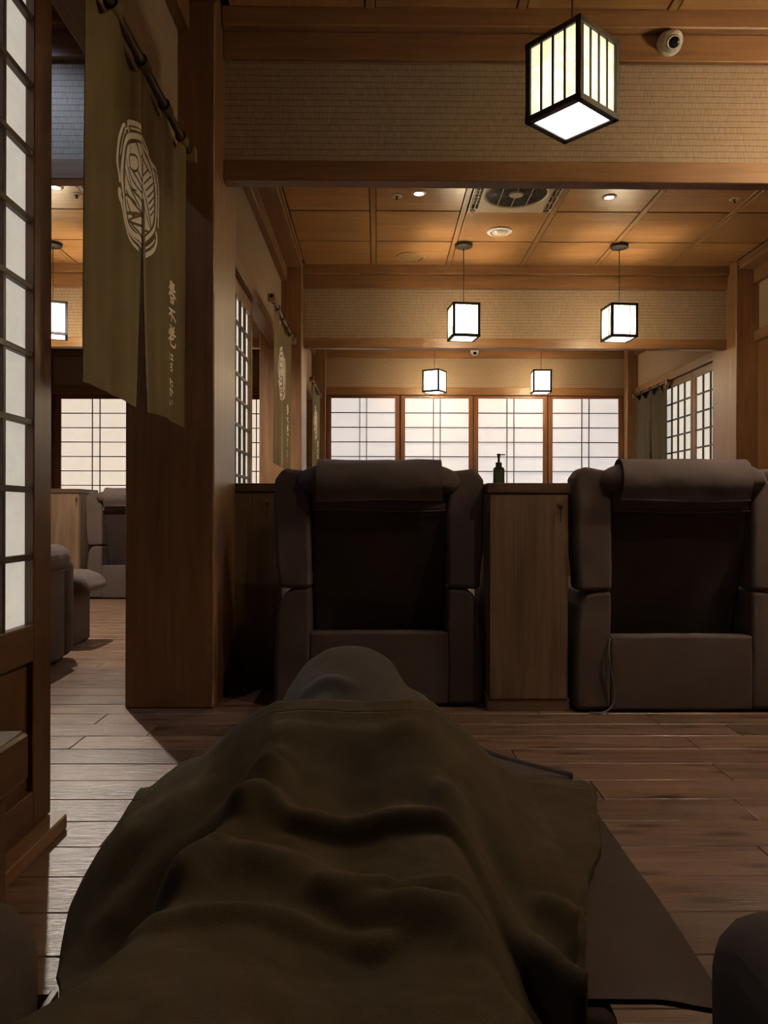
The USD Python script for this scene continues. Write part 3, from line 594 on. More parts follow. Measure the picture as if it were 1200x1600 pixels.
CH = {  # brush strokes in a unit square, x right, y up
    'spring': [[(.22, .9), (.8, .92)], [(.25, .76), (.76, .78)], [(.08, .62), (.92, .64)], [(.5, 1.0), (.47, .75), (.33, .5), (.05, .28)], [(.56, .62), (.72, .44), (.98, .32)], [(.34, .4), (.34, .0)], [(.34, .4), (.68, .4), (.68, .0)], [(.34, .21), (.68, .21)], [(.34, .03), (.68, .03)]],
    'not': [[(.1, .9), (.88, .93)], [(.55, .9), (.38, .62), (.08, .36)], [(.5, .66), (.5, .0)], [(.56, .6), (.76, .36), (.98, .1)]],
    'old': [[(.3, 1.0), (.36, .86)], [(.55, 1.04), (.55, .86)], [(.8, 1.0), (.68, .86)], [(.2, .72), (.72, .74)], [(.46, .84), (.46, .58)], [(.05, .56), (.95, .58)], [(.8, .8), (.5, .5), (.08, .22)], [(.72, .42), (.42, .28)], [(.42, .42), (.42, .08), (.6, .0), (.9, .04), (.95, .18)]],
    'ha': [[(.15, .95), (.08, .5), (.18, .08)], [(.4, .72), (.95, .74)], [(.7, .98), (.7, .25), (.55, .05), (.42, .16), (.6, .26), (.95, .05)]],
    'ru': [[(.2, .92), (.75, .94), (.2, .42), (.5, .58), (.8, .45), (.8, .18), (.5, .02), (.36, .12), (.5, .2), (.62, .06)]],
    'wa': [[(.3, 1.0), (.3, .0)], [(.08, .74), (.42, .78), (.1, .2), (.5, .6), (.86, .55), (.86, .2), (.6, .0)]],
    'ka': [[(.08, .7), (.6, .75), (.55, .1), (.4, .05)], [(.38, 1.0), (.34, .6), (.08, .05)], [(.76, .82), (.97, .5)]],
    'i': [[(.14, .88), (.14, .3), (.28, .1), (.36, .3)], [(.75, .82), (.86, .4)]]}
def glyph(k, sc, z0, w, h, t):
    g = []
    for st in CH[k]:
        p = [(sc - w / 2 + a * w, z0 + b * h) for a, b in st]
        g.append(LineString(smoothpath(p, 20) if len(p) > 2 else p).buffer(t, 5))
    return unary_union(g)
zz = lambda py: EYE + (800 - py) * 3.21 / 1200 - 1.275
LS = 3.215 - 2.23
letters = [glyph('spring', LS, zz(474), .105, zz(441) - zz(474), .0058), glyph('not', LS, zz(502), .10, zz(484) - zz(502), .0055), glyph('old', LS, zz(541), .11, zz(510) - zz(541), .0055),
    glyph('ha', LS, zz(564), .05, .030, .0030), glyph('ru', LS, zz(581), .045, .030, .0030), glyph('wa', LS, zz(604), .05, .030, .0030), glyph('ka', LS, zz(620), .055, .032, .0032), glyph('i', LS, zz(635), .055, .028, .0032)]
def printed(shape, lift=0.0022, size=0.02):
    out = []
    for g in getattr(shape, 'geoms', [shape]):
        if g.area < 1e-6: continue
        v, f = trimesh.creation.triangulate_polygon(g.simplify(0.0006), engine='earcut')
        v3 = np.c_[v, np.zeros(len(v))]; v3, f = trimesh.remesh.subdivide_to_size(v3, f, size)
        s, z = v3[:, 0], v3[:, 1]
        P = np.stack([fold(s, z) + lift, s, z], 1); n = len(P); Q = P.copy(); Q[:, 0] -= 0.0012
        m = trimesh.Trimesh(P, f, process=False)
        if m.face_normals[:, 0].mean() < 0: f = f[:, ::-1]
        out.append(trimesh.Trimesh(np.vstack([P, Q]), np.vstack([f, f[:, ::-1] + n]), process=False))
    return cat(out)
def make_noren(loc, label, group, rz=0, prints=True, m=None):
    noren_m = m or globals()['noren_m']
    t = thing('noren_curtain', loc, rz, label, 'curtain', group)
    obj('cloth_panel', cloth_panel(0.0, 0.574, -1), noren_m, t, smooth=40)
    obj('cloth_panel', cloth_panel(0.582, NW, 1), noren_m, t, smooth=40)
    e = np.linspace(0.02, 0.62, 40); sx0 = 0.582 + np.clip(.65 - e, 0, 1) ** 1.6 * 0.13
    zz_ = e * NH; LP = np.stack([np.stack([fold(sx0, zz_) + .004 + .004 * q, sx0 - .002 + q * .016 * np.sin(np.pi * np.clip(e / .62, 0, 1)) ** .5, zz_], -1) for q in np.linspace(0, 1, 5)])
    if prints: obj('lining', sheet(LP, 0.002), lining_m, t, smooth=40, label='paler folded lining along the slit')
    for l in LOOPS:
        a = np.linspace(-0.5 * np.pi, 1.5 * np.pi, 20); R = 0.0230
        P = [[(R * math.cos(q), l + dw, NH + 0.021 + R * math.sin(q)) for q in a] for dw in (-0.029, 0.029)]
        obj('loop', sheet(np.array(P), 0.0025), noren_m, t, smooth=40)
    if not prints: return t
    obj('printed_emblem', printed(emblem2d), print_m, t, label='cream brush-drawn round crest with leaves')
    for g in letters: obj('written_character', printed(g, size=0.01), print_m, t, label='cream brush-written character')
    return t
nor1 = make_noren((-0.856, 2.23, 1.275), 'large olive noren curtain with round crest hanging in the near left doorway', 'olive noren curtains')
dup(nor1, 'noren_curtain', (-0.80, 5.90, 1.275), 0, 'olive noren curtain further back, left of the first tall recliner', 'curtain', 'olive noren curtains')
dup(nor1, 'noren_curtain', (-0.80, 9.42, 1.275), 0, 'farthest dark noren curtain on the left, by the back corner post', 'curtain', 'olive noren curtains')
make_noren((XR - 0.05, 10.66, 1.275), 'plain dark noren curtain on the far right wall, beside the lit lattice screens', None, 180, False, fabric('brown_cloth', (0.045, 0.034, 0.020), (0.075, 0.058, 0.034), 1800, 0.35))
def rod(x, y0, y1, z, wallx, label):
    t = thing('curtain_rod', (x, y0, z), 0, label, 'curtain rod', 'noren rods')
    L = y1 - y0; p = [(0, 0, 0)]
    prof = []
    pts = [(0, L * k / 60, 0) for k in range(61)]; rr = [0.0160 + 0.0016 * math.exp(-((k % 12) - 6) ** 2 / 1.2) for k in range(61)]
    obj('bar', tube(pts, rr, 16), bamboo_m, t, smooth=40)
    for yy in (L - 0.02, 0.02):
        notch = sbox(-0.030, -0.042, 0.030, 0.02).difference(Point(0, 0.012).buffer(0.021)).difference(sbox(-.021, .012, .021, .03))
        obj('bracket', moved(extrude_xz(notch, -0.018, 0.018), (0, yy, 0)), pale_wood, t)
    s = 1 if wallx > x else -1
    return t
rod(-0.856, 2.05, 3.518, 1.275 + NH + 0.021, -0.92, 'dark bamboo rod carrying the near left noren curtain')
rod(-0.80, 5.80, 7.31, 1.275 + NH + 0.021, -0.92, 'dark bamboo rod carrying the olive noren behind the first recliner')
rod(-0.80, 9.36, 10.72, 1.275 + NH + 0.021, -0.92, 'dark rod of the farthest noren on the left')
rod(XR - .05, 9.45, 10.72, 1.275 + NH + 0.021, XR, 'dark rod of the noren on the far right wall')

# ------------------------------------------------------------------ recliners
def make_recliner(loc, rotz, label, seed=0, zs=1.0, flip=1):
    """A tall spa recliner; its back is at local y = 0, it faces +y."""
    t = thing('recliner', loc, rotz, label, 'recliner', 'tall brown recliners')
    for s in (-1, 1):
        wp = [(s * x, z) for x, z in ((.316, .548), (.316, 1.090), (.42, 1.102), (.462, 1.094), (.482, 1.066), (.486, .98), (.481, .72), (.466, .545))]
        ap = [(s * x, z) for x, z in ((.318, .012), (.318, .545), (.37, .543), (.435, .532), (.462, .49), (.474, .38), (.481, .22), (.480, .012))]
        obj('wing', slab(wp, -0.008, 0.15, 0.022, seed=seed + s, wrinkle=0.012), seat_m, t, smooth=True)
        obj('armrest', slab(ap, -0.004, 0.80, 0.020, seg=.04, seed=seed + 5 + s, wrinkle=0.008), seat_m, t, smooth=True)
    def lean(V):
        V = V.copy(); V[:, 1] += 0.16 * np.clip((0.90 - V[:, 2]) / 0.55, 0, 1.2); return V
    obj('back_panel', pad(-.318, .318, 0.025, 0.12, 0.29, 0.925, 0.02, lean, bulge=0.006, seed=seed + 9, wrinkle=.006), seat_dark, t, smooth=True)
    ub = obj('upper_band', pad(-.316, .316, 0.012, 0.10, 0.905, 1.06, 0.015, None, bulge=0.006, seed=seed + 4, wrinkle=.012), seat_m, t, smooth=True)
    obj('piping', tube(smoothpath([(-.314, .014, .912), (-.1, .006, .908 + .004 * flip), (.12, .006, .904), (.314, .014, .908)], 30), 0.0045, 8), cover_m, ub, smooth=True)
    # head roll: a bolster that hangs over the top of the back
    n = 40; u = np.linspace(-1, 1, n); rr = 0.074 * (1 - np.abs(u) ** 6 * .62); rr[0] = rr[-1] = .012
    pts = np.stack([u * .374, 0.012 - 0.0 * (1 - u ** 2) - .012 * u ** 4, 1.056 - 0.020 * np.abs(u) ** 4 + .004 * np.sin(u * 5 + seed)], 1)
    rl = tube(pts, rr, 24); V = rl.vertices.copy(); V += (meshkit.fbm(V * 14 + seed, 3, seed + 2)[:, None] - .5) * 0.012 * np.array([0, 1, 1]); rl.vertices = V
    obj('head_roll', rl, seat_m, t, smooth=True)
    # cloth laid over the roll
    prof = [(0.095, 1.00), (0.094, 1.06), (0.075, 1.110), (0.035, 1.136), (-0.010, 1.136), (-0.052, 1.108), (-0.072, 1.06), (-0.066, 1.01), (-0.050, 0.975), (-0.042, 0.952)]
    pr = smoothpath(prof, 36); xs = np.linspace(-.285, .285, 40)
    P = np.stack([np.broadcast_to(xs[:, None], (40, 36)), np.broadcast_to(pr[None, :, 0], (40, 36)), np.broadcast_to(pr[None, :, 1], (40, 36))], -1).copy()
    P[:, :, 2] += (meshkit.fbm(P * np.array([7, 9, 9]) + seed * 2.7, 3, seed) - .5) * 0.012; P[:, :, 1] -= (meshkit.fbm(P * np.array([12, 5, 9]) + seed, 3, seed + 7) - .5) * 0.014
    P[:, -6:, 0] *= 1.0 + 0.012 * np.linspace(0, 1, 6)[None, :]
    hc = obj('headrest_cover', sheet(P, 0.004), cover_m, t, smooth=40)
    obj('cover_hem', tube(smoothpath([(x, -0.041 - .003 * math.sin(x * 14 + seed), .953 + .004 * math.sin(x * 9 + seed)) for x in np.linspace(-.287, .287, 12)], 40), 0.005, 8), cover_m, hc, smooth=True)
    obj('lower_panel', pad(-.322, .322, 0.0, 0.08, 0.012, 0.345, 0.012, None, bulge=.004, seed=seed + 3, wrinkle=.004), seat_m, t, smooth=True)
    obj('seat', pad(-.315, .315, 0.36, 0.80, 0.30, 0.46, 0.05, None, bulge=.02, wrinkle=.008), seat_m, t, smooth=True)
    obj('backrest', pad(-.31, .31, 0.34, 0.46, 0.44, 1.06, 0.05, None, bulge=.02, wrinkle=.008), seat_m, t, smooth=True)
    obj('leg_rest', pad(-.30, .30, 0.80, 0.92, 0.08, 0.42, 0.04, None, bulge=.01), seat_m, t, smooth=True)
    obj('base', bx(-.46, .46, 0.02, 0.78, 0.0, 0.02), black_gap, t)
    return t
ch1 = make_recliner((0.010, 3.54, 0), 0, 'tall brown recliner seen from behind, left of the cabinet and straight past the feet', 1)
ch2 = make_recliner((1.372, 3.44, 0), 0, 'tall brown recliner seen from behind, at the right edge beside the cabinet', 4, flip=-1)
obj('power_cord', tube(smoothpath([(-.325, -0.004, .335), (-.335, -.02, .25), (-.312, -.014, .12), (-.325, -.02, .03), (-.37, -.03, .008), (-.42, -.02, .008)], 60), 0.004, 8), plain('grey_cable', (.10, .09, .085), .5), ch2, smooth=True, label='thin grey power cord hanging behind the chair')
make_recliner((-2.50, 7.90, 0), 0, 'tall brown recliner in the left side room, beyond the pillar', 2)
for k in range(2):
    pass

# low padded lounge chair in the side room, its back towards the doorway
lo = thing('lounge_chair', (-1.87, 4.30, 0), 90, 'low brown lounge chair in the side room beside the screen post', 'lounge chair')
obj('back_panel', pad(-.46, .33, 0.0, 0.12, 0.02, 0.60, 0.02, None, bulge=.005, wrinkle=.004), seat_m, lo, smooth=True)
obj('side_wing', pad(.32, .46, -0.012, 0.60, 0.02, 0.625, 0.06, None, bulge=.008, wrinkle=.006), seat_m, lo, smooth=True)
obj('side_wing', pad(-.60, -.46, -0.012, 0.60, 0.02, 0.625, 0.06, None, bulge=.008, wrinkle=.006), seat_m, lo, smooth=True)
obj('head_roll', pad(-.45, .36, -0.035, 0.15, 0.545, 0.70, 0.07, None, bulge=.01, wrinkle=.012), cover_m, lo, smooth=True)
obj('piping', tube([(-.45, -.03, .55), (0, -.034, .548), (.30, -.03, .555)], .005, 8), cover_m, lo, smooth=True)
obj('seat', pad(-.45, .32, 0.12, 0.62, 0.10, 0.42, 0.05, None, bulge=.01), seat_m, lo, smooth=True)
st = thing('footstool', (-2.16, 5.26, 0), 0, 'small brown padded footstool in the side room behind the low lounge chair', 'footstool')
obj('body', pad(-.15, .15, -.16, .16, 0.0, .42, .03, None, bulge=.004), seat_m, st, smooth=True)
obj('cushion', pad(-.17, .255, -.19, .19, .40, .49, .045, lambda V: np.c_[V[:, 0], V[:, 1], V[:, 2] - .05 * np.clip((V[:, 0] - .1) / .15, 0, 1) ** 2], bulge=.012, wrinkle=.01), cover_m, st, smooth=True)

# ------------------------------------------------------------------ cabinets
def cabinet(x0, x1, y0, h, label, key=0.875):
    t = thing('cabinet', ((x0 + x1) / 2, y0, 0), 0, label, 'cabinet', 'walnut cabinets between recliners'); w = (x1 - x0) / 2
    obj('body', bx(-w + .004, w - .004, 0.02, 0.50, 0.055, h - .045), oak['z'], t)
    obj('plinth', bx(-w, w, 0.006, 0.50, 0.0, 0.057, .002), oak['x'], t)
    dr = obj('door', bx(-w + .010, w - .010, 0.0, 0.02, 0.058, h - .052, .0015), oak['z'], t)
    obj('top', bx(-w - .002, w + .002, -0.006, 0.51, h - .045, h, .003), wood('walnut_top', (0.055, 0.028, 0.015), (0.125, 0.066, 0.036), 'x', rand=.05), t)
    kx = -w + key * 2 * w; kz = h - .045 - .047
    obj('lock', moved(lathe([(0, -.012), (.008, -.011), (.010, -.004), (.010, .003), (0, .003)], 20), (kx, -.004, kz), rx=90), plain('brass', (.35, .20, .08), .35, .9), dr, smooth=40)
    obj('key', cat(moved(bx(-.0025, .0025, -.012, -.009, -.085, -.012, .001), (kx + .001, -.002, kz)), moved(lathe([(.0, -.002), (.011, -.002), (.011, .002), (0, .002)], 16), (kx + .001, -.012, kz - .018), rx=90)), plain('key_strap', (.03, .018, .012), .5), dr)
    return t
cabinet(0.500, 0.872, 3.46, 1.032, 'walnut cabinet with key in its door, standing between the two tall recliners')
cabinet(-0.90, -0.500, 4.05, 1.05, 'dark cabinet in the shade between the pillar and the first tall recliner', .8)
cabinet(-3.42, -3.03, 7.86, 1.13, 'walnut cabinet in the side room beside the far recliner', .92)

# pump bottle on the cabinet
bt = thing('pump_bottle', (0.571, 3.60, 1.032), 0, 'dark green pump bottle standing on the walnut cabinet', 'bottle')
gl = mat('green_glass', {'p': ('principled_bsdf', {'base_color': (0.045, 0.058, 0.018), 'roughness': 0.08, 'transmission_weight': 0.6, 'ior': 1.45})}, [], 'p.BSDF')
def sq(r, z): return (r, z)
body = lathe([(0, 0.0), (.0235, 0.0), (.0262, .003), (.0262, .068), (.022, .078), (.013, .081), (0, .081)], 40)
V = body.vertices.copy(); a = np.arctan2(V[:, 1], V[:, 0]); rr = np.hypot(V[:, 0], V[:, 1]); k = 1 / (np.abs(np.cos(a)) ** 6 + np.abs(np.sin(a)) ** 6) ** (1 / 6); V[:, 0] *= 1 + (k - 1) * .6; V[:, 1] *= 1 + (k - 1) * .6; body.vertices = V
obj('glass', body, gl, bt, smooth=40)
obj('collar', lathe([(0, .080), (.014, .080), (.0145, .083), (.0145, .100), (.013, .102), (0, .102)], 28), black_metal, bt, smooth=40)
obj('pump', cat(cyl(.0055, .100, .130, 20), lathe([(0, .124), (.0065, .124), (.0085, .140), (.008, .142), (0, .142)], 20), moved(bx(0.0, .030, -.005, .005, .1355, .1405, .0015))), black_metal, bt)

# ------------------------------------------------------------------ the viewer's own recliner, blankets and legs
LR = 0.365      # top of the leg rest
def smooth01(t): t = np.clip(t, 0, 1); return t * t * (3 - 2 * t)
rc = thing('lounge_recliner', (0, 0.8, 0), 0, 'brown recliner in the foreground under the blankets, its leg rest raised', 'recliner')
obj('leg_rest', pad(-.30, .264, 0.016, 0.645, LR - .10, LR - .004, .022, None, bulge=.003, wrinkle=.004), seat_m, rc, smooth=True)
gx, gy = np.meshgrid(np.linspace(-.345, .39, 60), np.linspace(.038, .650, 50), indexing='ij')
gz = LR + (meshkit.fbm(np.stack([gx * 9, gy * 9, gx * 0], -1), 3, 2) - .5) * .008 * smooth01((np.abs(gx - .02) - .20) / .1) - .012 * smooth01((gx - .30) / .09) * smooth01((.25 - gy) / .2)
obj('leg_rest_cover', sheet(np.stack([gx, gy, gz], -1), .006), seat_m, rc, smooth=40)
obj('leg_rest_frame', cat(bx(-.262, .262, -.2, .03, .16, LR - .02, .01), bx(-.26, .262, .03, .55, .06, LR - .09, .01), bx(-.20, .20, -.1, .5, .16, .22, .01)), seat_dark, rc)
obj('armrest', pad(.335, .52, -1.1, 0.005, .02, .50, .055, lambda V: np.c_[V[:, 0], V[:, 1], V[:, 2] - .05 * ((V[:, 0] - .40) / .12).clip(0, 1) ** 2], bulge=.012, wrinkle=.006), seat_m, rc, smooth=True)
obj('armrest', pad(-.52, -.337, -1.1, 0.012, .02, .515, .06, None, bulge=.012, wrinkle=.006), seat_m, rc, smooth=True)
obj('seat', pad(-.34, .34, -1.0, -0.06, .12, .34, .05, None), seat_m, rc, smooth=True)
obj('backrest', pad(-.36, .36, -1.45, -1.12, .25, 1.15, .08, lambda V: np.c_[V[:, 0], V[:, 1] - (V[:, 2] - .25) * .35, V[:, 2]]), seat_m, rc, smooth=True)

def px2(px, py, z): y = (EYE - z) * 1200 / (py - 800); return ((px - 589) * y / 1200, y)
XC = -0.035
def crease(X, Y, pts, amp, w, zref=0.5, near=None):
    """A ridge along a line on the cloth; near: softer or steeper fall on the viewer's side."""
    p = np.array([px2(a, b, float(np.interp(b, [1120, 1200, 1310, 1450], [.575, .555, .51, .50]))) for a, b in pts]); p = smoothpath(p, 60) if len(p) > 2 else p
    d = np.full(X.shape, 9.0); sy = np.zeros(X.shape)
    for (a, b) in zip(p[:-1], p[1:]):
        ab = b - a; L = ab @ ab + 1e-12
        t = np.clip(((X - a[0]) * ab[0] + (Y - a[1]) * ab[1]) / L, 0, 1)
        qx, qy = a[0] + t * ab[0], a[1] + t * ab[1]; dd = np.hypot(X - qx, Y - qy)
        m = dd < d; d = np.where(m, dd, d); sy = np.where(m, Y - qy, sy)
    k = smoothstep(0.5 + 0.7 * sy / (d + 0.012)); ww = w * k + (w if near is None else near) * (1 - k)
    return amp * np.exp(-(d / ww) ** 2)
YK = [0.20, 0.30, 0.45, 0.60, 0.72, 0.85, 1.00, 1.12, 1.22, 1.30, 1.36, 1.40, 1.50]
ZT = [0.66, 0.635, 0.590, 0.548, 0.528, 0.514, 0.505, 0.530, 0.566, 0.596, 0.61, 0.61, 0.61]
HWL = [0.26, 0.25, 0.225, 0.20, 0.185, 0.180, 0.175, 0.165, 0.150, 0.140, 0.125, 0.12, 0.11]
HWR = [0.19, 0.185, 0.170, 0.150, 0.150, 0.155, 0.150, 0.14, 0.125, 0.12, 0.11, 0.105, 0.10]
SOFT = [0.07, 0.07, 0.07, 0.075, 0.08, 0.09, 0.10, 0.11, 0.12, 0.12, 0.11, 0.11, 0.11]
def smoothstep(t): t = np.clip(t, 0, 1); return t * t * (3 - 2 * t)
def brown_z(X, Y):
    zt = np.interp(Y, YK, ZT); hl = np.interp(Y, YK, HWL); hr = np.interp(Y, YK, HWR); sf = np.interp(Y, YK, SOFT)
    u = X - XC; e = np.where(u > 0, u - hr, -u - hl)
    hn = 1 - smoothstep((e + .045) / .095)
    hf = np.where(u > 0, np.interp(u, [0, .09, .125, .185, .235, .30, .40], [1, 1, .95, .64, .36, .15, .04]), np.interp(-u, [0, .09, .13, .185, .275, .385], [1, 1, .95, .72, .33, .08]))
    k = smoothstep((Y - .85) / .30); h = hn * (1 - k) + hf * k
    base = LR + 0.018
    # legs: two soft ridges with a shallow dip between
    dip = 0.022 * np.exp(-((u + .00) / 0.05) ** 2) * np.interp(Y, [.2, .5, .9, 1.12, 1.24], [.3, .8, 1.0, .7, .0])
    z = base + (zt - base - dip) * h
    for pts, a, w, nr in (
        ([(372, 1312), (430, 1288), (520, 1288), (640, 1292), (712, 1305), (780, 1345), (862, 1395), (918, 1425)], 0.026, 0.035, 0.013),
        ([(705, 1190), (740, 1240), (785, 1310), (850, 1375), (905, 1425)], 0.026, 0.030, 0.020), ([(430, 1170), (400, 1230), (380, 1300)], 0.016, 0.03, 0.03),
        ([(262, 1436), (330, 1362), (405, 1290), (430, 1190)], 0.026, 0.022, 0.020), ([(300, 1290), (370, 1235), (410, 1195)], 0.014, 0.02, 0.02),
        ([(290, 1425), (330, 1402), (390, 1392), (470, 1414), (560, 1462), (680, 1510), (760, 1560)], 0.024, 0.024, 0.030), ([(345, 1380), (420, 1370), (500, 1405), (600, 1440)], 0.012, 0.014, 0.012),
        ([(200, 1550), (330, 1512), (480, 1510), (600, 1545)], 0.010, 0.020, 0.014), ([(520, 1446), (640, 1440), (760, 1432)], 0.010, 0.02, 0.016),
        ([(190, 1290), (280, 1228), (380, 1185), (450, 1142)], 0.018, 0.03, 0.025), ([(440, 1128), (540, 1132), (640, 1128)], 0.008, 0.022, 0.03),
        ([(860, 1262), (900, 1285), (922, 1330)], 0.016, 0.02, 0.02), ([(560, 1190), (640, 1195)], -0.016, 0.05, 0.05), ([(920, 1300), (926, 1400)], 0.012, 0.012, 0.012)):
        z = z + crease(X, Y, pts, a, w, 0.50 if abs(a) < 1 else .5, nr)
    z = z + 0.055 * smoothstep((-X - .20) / .10) * np.where(Y > 1.06, np.exp(-((Y - 1.06) / .12) ** 2), np.exp(-((Y - 1.06) / .09) ** 2)) * smoothstep((.47 + X) / .10)
    z = z + (meshkit.fbm(np.stack([X * 7, Y * 5, X * 0], -1), 4, 3) - .5) * 0.022 * np.interp(Y, [0, 1.1, 1.3], [1, 1, .5])
    z = z + (meshkit.fbm(np.stack([X * 28 + 4, Y * 22, X * 0], -1), 3, 5) - .5) * 0.005
    return z
def blanket():
    nv, nu = 210, 190
    v = np.linspace(0, 1, nv)[:, None] * np.ones((1, nu)); u = np.linspace(0, 1, nu)[None, :] * np.ones((nv, 1))
    Y = 0.24 + v * 1.17
    YE = [0.24, 0.60, 0.75, 0.857, 0.952, 1.05, 1.13, 1.28, 1.42]
    xl = np.interp(Y, YE, [-.29, -.290, -.305, -.352, -.385, -.41, -.425, -.445, -.44]); xr = np.interp(Y, YE, [.22, .205, .205, .228, .258, .292, .335, .375, .415])
    X = xl + (xr - xl) * u
    Y = Y + v ** 3 * np.interp(np.abs(X - XC), [0, .10, .13, .18, .23, .33, .42], [-.140, -.137, -.125, -.098, -.062, .008, .035])
    Z = brown_z(X, Y)
    # the left edge spills over the leg rest, the right edge lies on it
    over = np.clip((-.345 - X) / 0.09, 0, 1); Z -= 0.13 * over ** 1.3 * np.interp(Y, [.8, .95, 1.15, 1.42], [1.1, 1.0, .6, .15])
    overr = np.clip((X - .385) / .04, 0, 1); Z -= 0.02 * overr
    lift = np.clip((Z - 0), LR + .012, None); Z = np.where((X > -.34) & (X < .385), np.maximum(Z, LR + 0.012), Z)
    return np.stack([X, Y, Z], -1)
P = blanket()
bl = thing('fleece_blanket', (0, 0.8, 0), 0, 'dark brown fleece blanket draped over the legs in the foreground', 'blanket')
off = np.array([0, 0.8, 0.0])
obj('fleece', sheet(P[:-8] - off, 0.012, True), fleece, bl, smooth=True)
obj('hem', sheet(P[-9:] - off + np.array([0, 0, .001]), 0.009, True), hem_m, bl, smooth=True, label='flat woven hem band across the shins')
# grey towel over the feet
def towel():
    nv, nu = 120, 150
    v = np.linspace(0, 1, nv)[:, None] * np.ones((1, nu)); u = np.linspace(0, 1, nu)[None, :] * np.ones((nv, 1))
    Y = 1.18 + v * 0.46
    X = -.34 + u * (.34 + np.interp(Y, [1.18, 1.36, 1.43, 1.46], [.20, .24, .36, .375]))
    px = [-.40, -.30, -.22, -.190, -.168, -.135, -.09, -.02, .03, .062, .10, .134, .188, .23, .36]; pf = [.0, .03, .26, .50, .68, .89, 1, 1, .90, .70, .52, .39, .25, .17, .07]
    prof = np.interp(X, px, pf)
    from scipy.ndimage import gaussian_filter
    prof = gaussian_filter(prof, (0, 2.5))
    A = np.interp(Y, [1.18, 1.24, 1.30, 1.36, 1.40, 1.44, 1.47, 1.50, 1.54, 1.60, 1.64], [.150, .172, .197, .224, .243, .262, .267, .255, .19, .05, -.02]); A = gaussian_filter(A, (4, 0))
    Z = LR + .014 + A * prof
    drop = np.clip((Y - 1.475) / .15, 0, 1); Z -= 0.16 * drop ** 1.4 * (1 - .6 * prof)
    Z += crease(X, Y, [(640, 1040), (690, 1090), (730, 1140)], .016, .020, .55) + crease(X, Y, [(600, 1030), (640, 1080), (660, 1110)], -.010, .02, .58) + crease(X, Y, [(455, 1095), (500, 1088), (540, 1092)], .010, .014, .56)
    Z += (meshkit.fbm(np.stack([X * 9, Y * 9, X * 0 + 2], -1), 4, 9) - .5) * 0.016 * (0.4 + prof)
    Yc = np.where(Y > 1.50, 1.50 + (Y - 1.5) * .5, Y)
    XX = X + np.clip((X - .2) / .16, 0, 1) * .0
    # under the fleece where they overlap
    zb = brown_z(X, np.minimum(Y, 1.40)); yh = 1.41 + np.interp(np.abs(X - XC), [0, .10, .13, .18, .23, .33, .42], [-.140, -.137, -.125, -.098, -.062, .008, .035])
    Z = np.minimum(Z, np.maximum(zb - 0.011, LR + .007) + 0.9 * np.clip(Y - yh + .004, 0, None))
    Z = np.where((X > .18) & (Y < 1.38), np.minimum(Z, LR + .012), Z)
    return np.stack([XX, Yc, Z], -1)
tw = thing('grey_towel', (0, 1.4, 0), 0, 'grey towel tented over the raised feet, under the brown fleece', 'towel')
PT = towel() - np.array([0, 1.4, 0])
obj('cloth', sheet(PT, 0.006, True), grey_cloth, tw, smooth=True)
obj('rolled_edge', tube(smoothpath([(.195, .105, LR + .068), (.25, .09, LR + .052), (.31, .075, LR + .040), (.372, .060, LR + .030)], 30), [.010] * 30, 10), grey_cloth, tw, smooth=True)
# the viewer's legs beneath the covers
def limb(joints):
    hs = []
    for (a, ra), (b, rb) in zip(joints[:-1], joints[1:]):
        hs.append(m3.Manifold.batch_hull([m3.Manifold.sphere(ra, 20).translate(a), m3.Manifold.sphere(rb, 20).translate(b)]))
    return hs
parts = []
for s in (-1, 1):
    parts += limb([((XC + s * .095, .22, .455), .085), ((XC + s * .092, .62, .440), .068), ((XC + s * .085, .86, .436), .050), ((XC + s * .07, 1.02, .432), .046), ((XC + s * .060, 1.34, .418), .034), ((XC + s * .055, 1.405, .42), .036), ((XC + s * .050, 1.440, .50), .034), ((XC + s * .045, 1.445, .570), .030)])
parts += limb([((XC - .09, .10, .48), .10), ((XC + .09, .10, .48), .10)])
pm_ = arr(m3.Manifold.batch_boolean(parts, m3.OpType.Add).refine_to_length(.02)); trimesh.smoothing.filter_taubin(pm_, iterations=8)
pm_.apply_translation(-off)
obj('person', pm_, skin_cloth, smooth=True, label='person lying back with legs stretched out under the brown blanket', cat='person')
UsdGeom.Xformable(stage.GetPrimAtPath('/World/person')).AddTranslateOp().Set(Gf.Vec3d(*off))

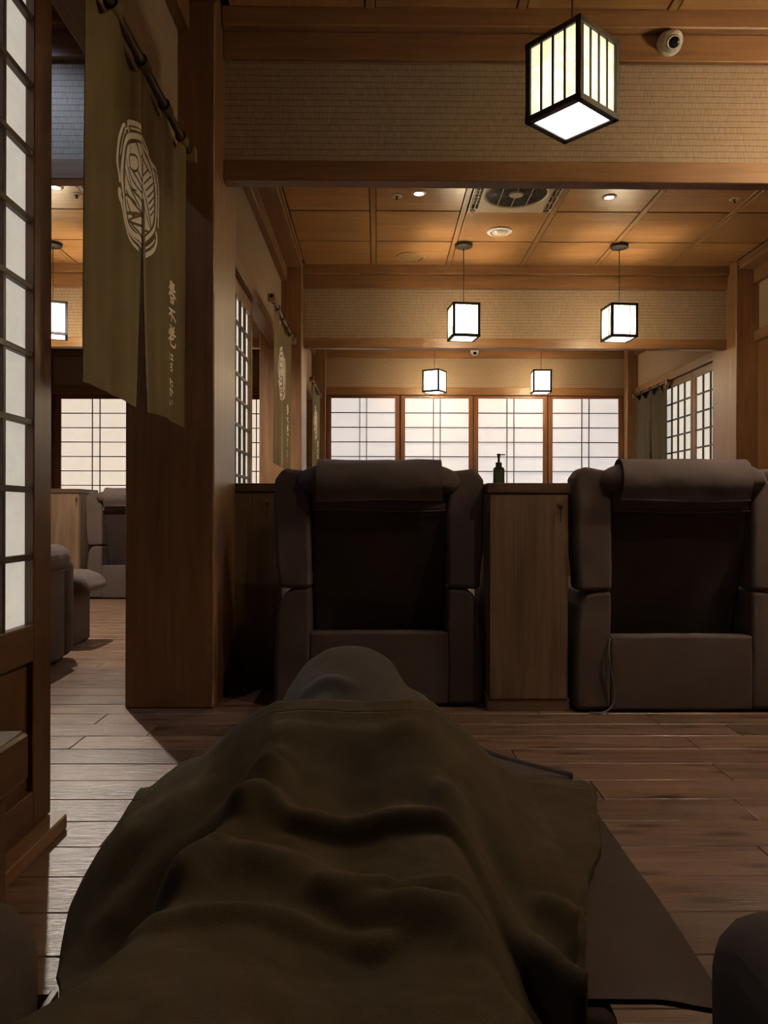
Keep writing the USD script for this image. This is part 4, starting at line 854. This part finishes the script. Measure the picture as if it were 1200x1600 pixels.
# ------------------------------------------------------------------ side table, flyer and tray at the left
tb = thing('side_table', (-0.80, 1.30, 0), 0, 'narrow brown wooden side table at the left edge, a flyer on it', 'side table')
tz = 0.434
obj('top', bx(-.115, .066, -.34, .33, tz - .10, tz, .006), dark['y'], tb)
obj('body', bx(-.10, .040, -.30, .285, 0.0, tz - .10, .004), dark['z'], tb)
fy = thing('flyer', (-0.803, 1.425, tz + .0015), 4, 'grey printed flyer lying on the side table', 'flyer')
obj('paper', bx(-.095, .068, -.22, .20, -.0014, .0006), plain('flyer_paper', (.36, .34, .31), .6), fy)
pr = [sbox(-.08, .075, .03, .185), sbox(-.075, -.20, .035, -.02)]
obj('picture', cat(bx(-.085, .03, .10, .185, .0006, .0010), bx(-.085, -.02, .06, .082, .0006, .0010)), plain('flyer_print', (.15, .145, .135), .6), fy)
obj('banner', bx(-.085, .04, -.18, .035, .0006, .0010), plain('flyer_black', (.02, .02, .02), .5), fy)
tr = thing('wooden_tray', (-0.61, 1.19, 0), 0, 'small open wooden tray on the floor beside the foreground armrest', 'tray')
tm = pale_wood
obj('bottom', bx(-.09, .05, -.17, .17, 0.0, .010), tm, tr)
for nm, m in (('side', bx(.038, .05, -.17, .17, .010, .055, .001)), ('side', bx(-.09, -.078, -.17, .17, .010, .055, .001)), ('side', bx(-.078, .038, .158, .17, .010, .055, .001)), ('side', bx(-.078, .038, -.17, -.158, .010, .055, .001))): obj(nm, m, timber['y'], tr)
sp = thing('slipper', (-0.625, 1.17, 0.012), 0, 'grey slipper lying in the wooden tray', 'slipper')
obj('sole', pad(-.045, .045, -.125, .125, 0, .02, .009, lambda V: np.c_[V[:, 0] * (1 - .25 * (V[:, 1] < -.03) * 1), V[:, 1], V[:, 2]]), plain('slipper_sole', (.08, .08, .08), .7), sp, smooth=True)
obj('upper', pad(-.044, .044, .0, .122, .018, .06, .02, lambda V: np.c_[V[:, 0], V[:, 1], V[:, 2] - .02 * np.clip((V[:, 1] - .05) / .07, 0, 1)]), fabric('slipper_felt', (.12, .12, .12), (.18, .18, .18)), sp, smooth=True)
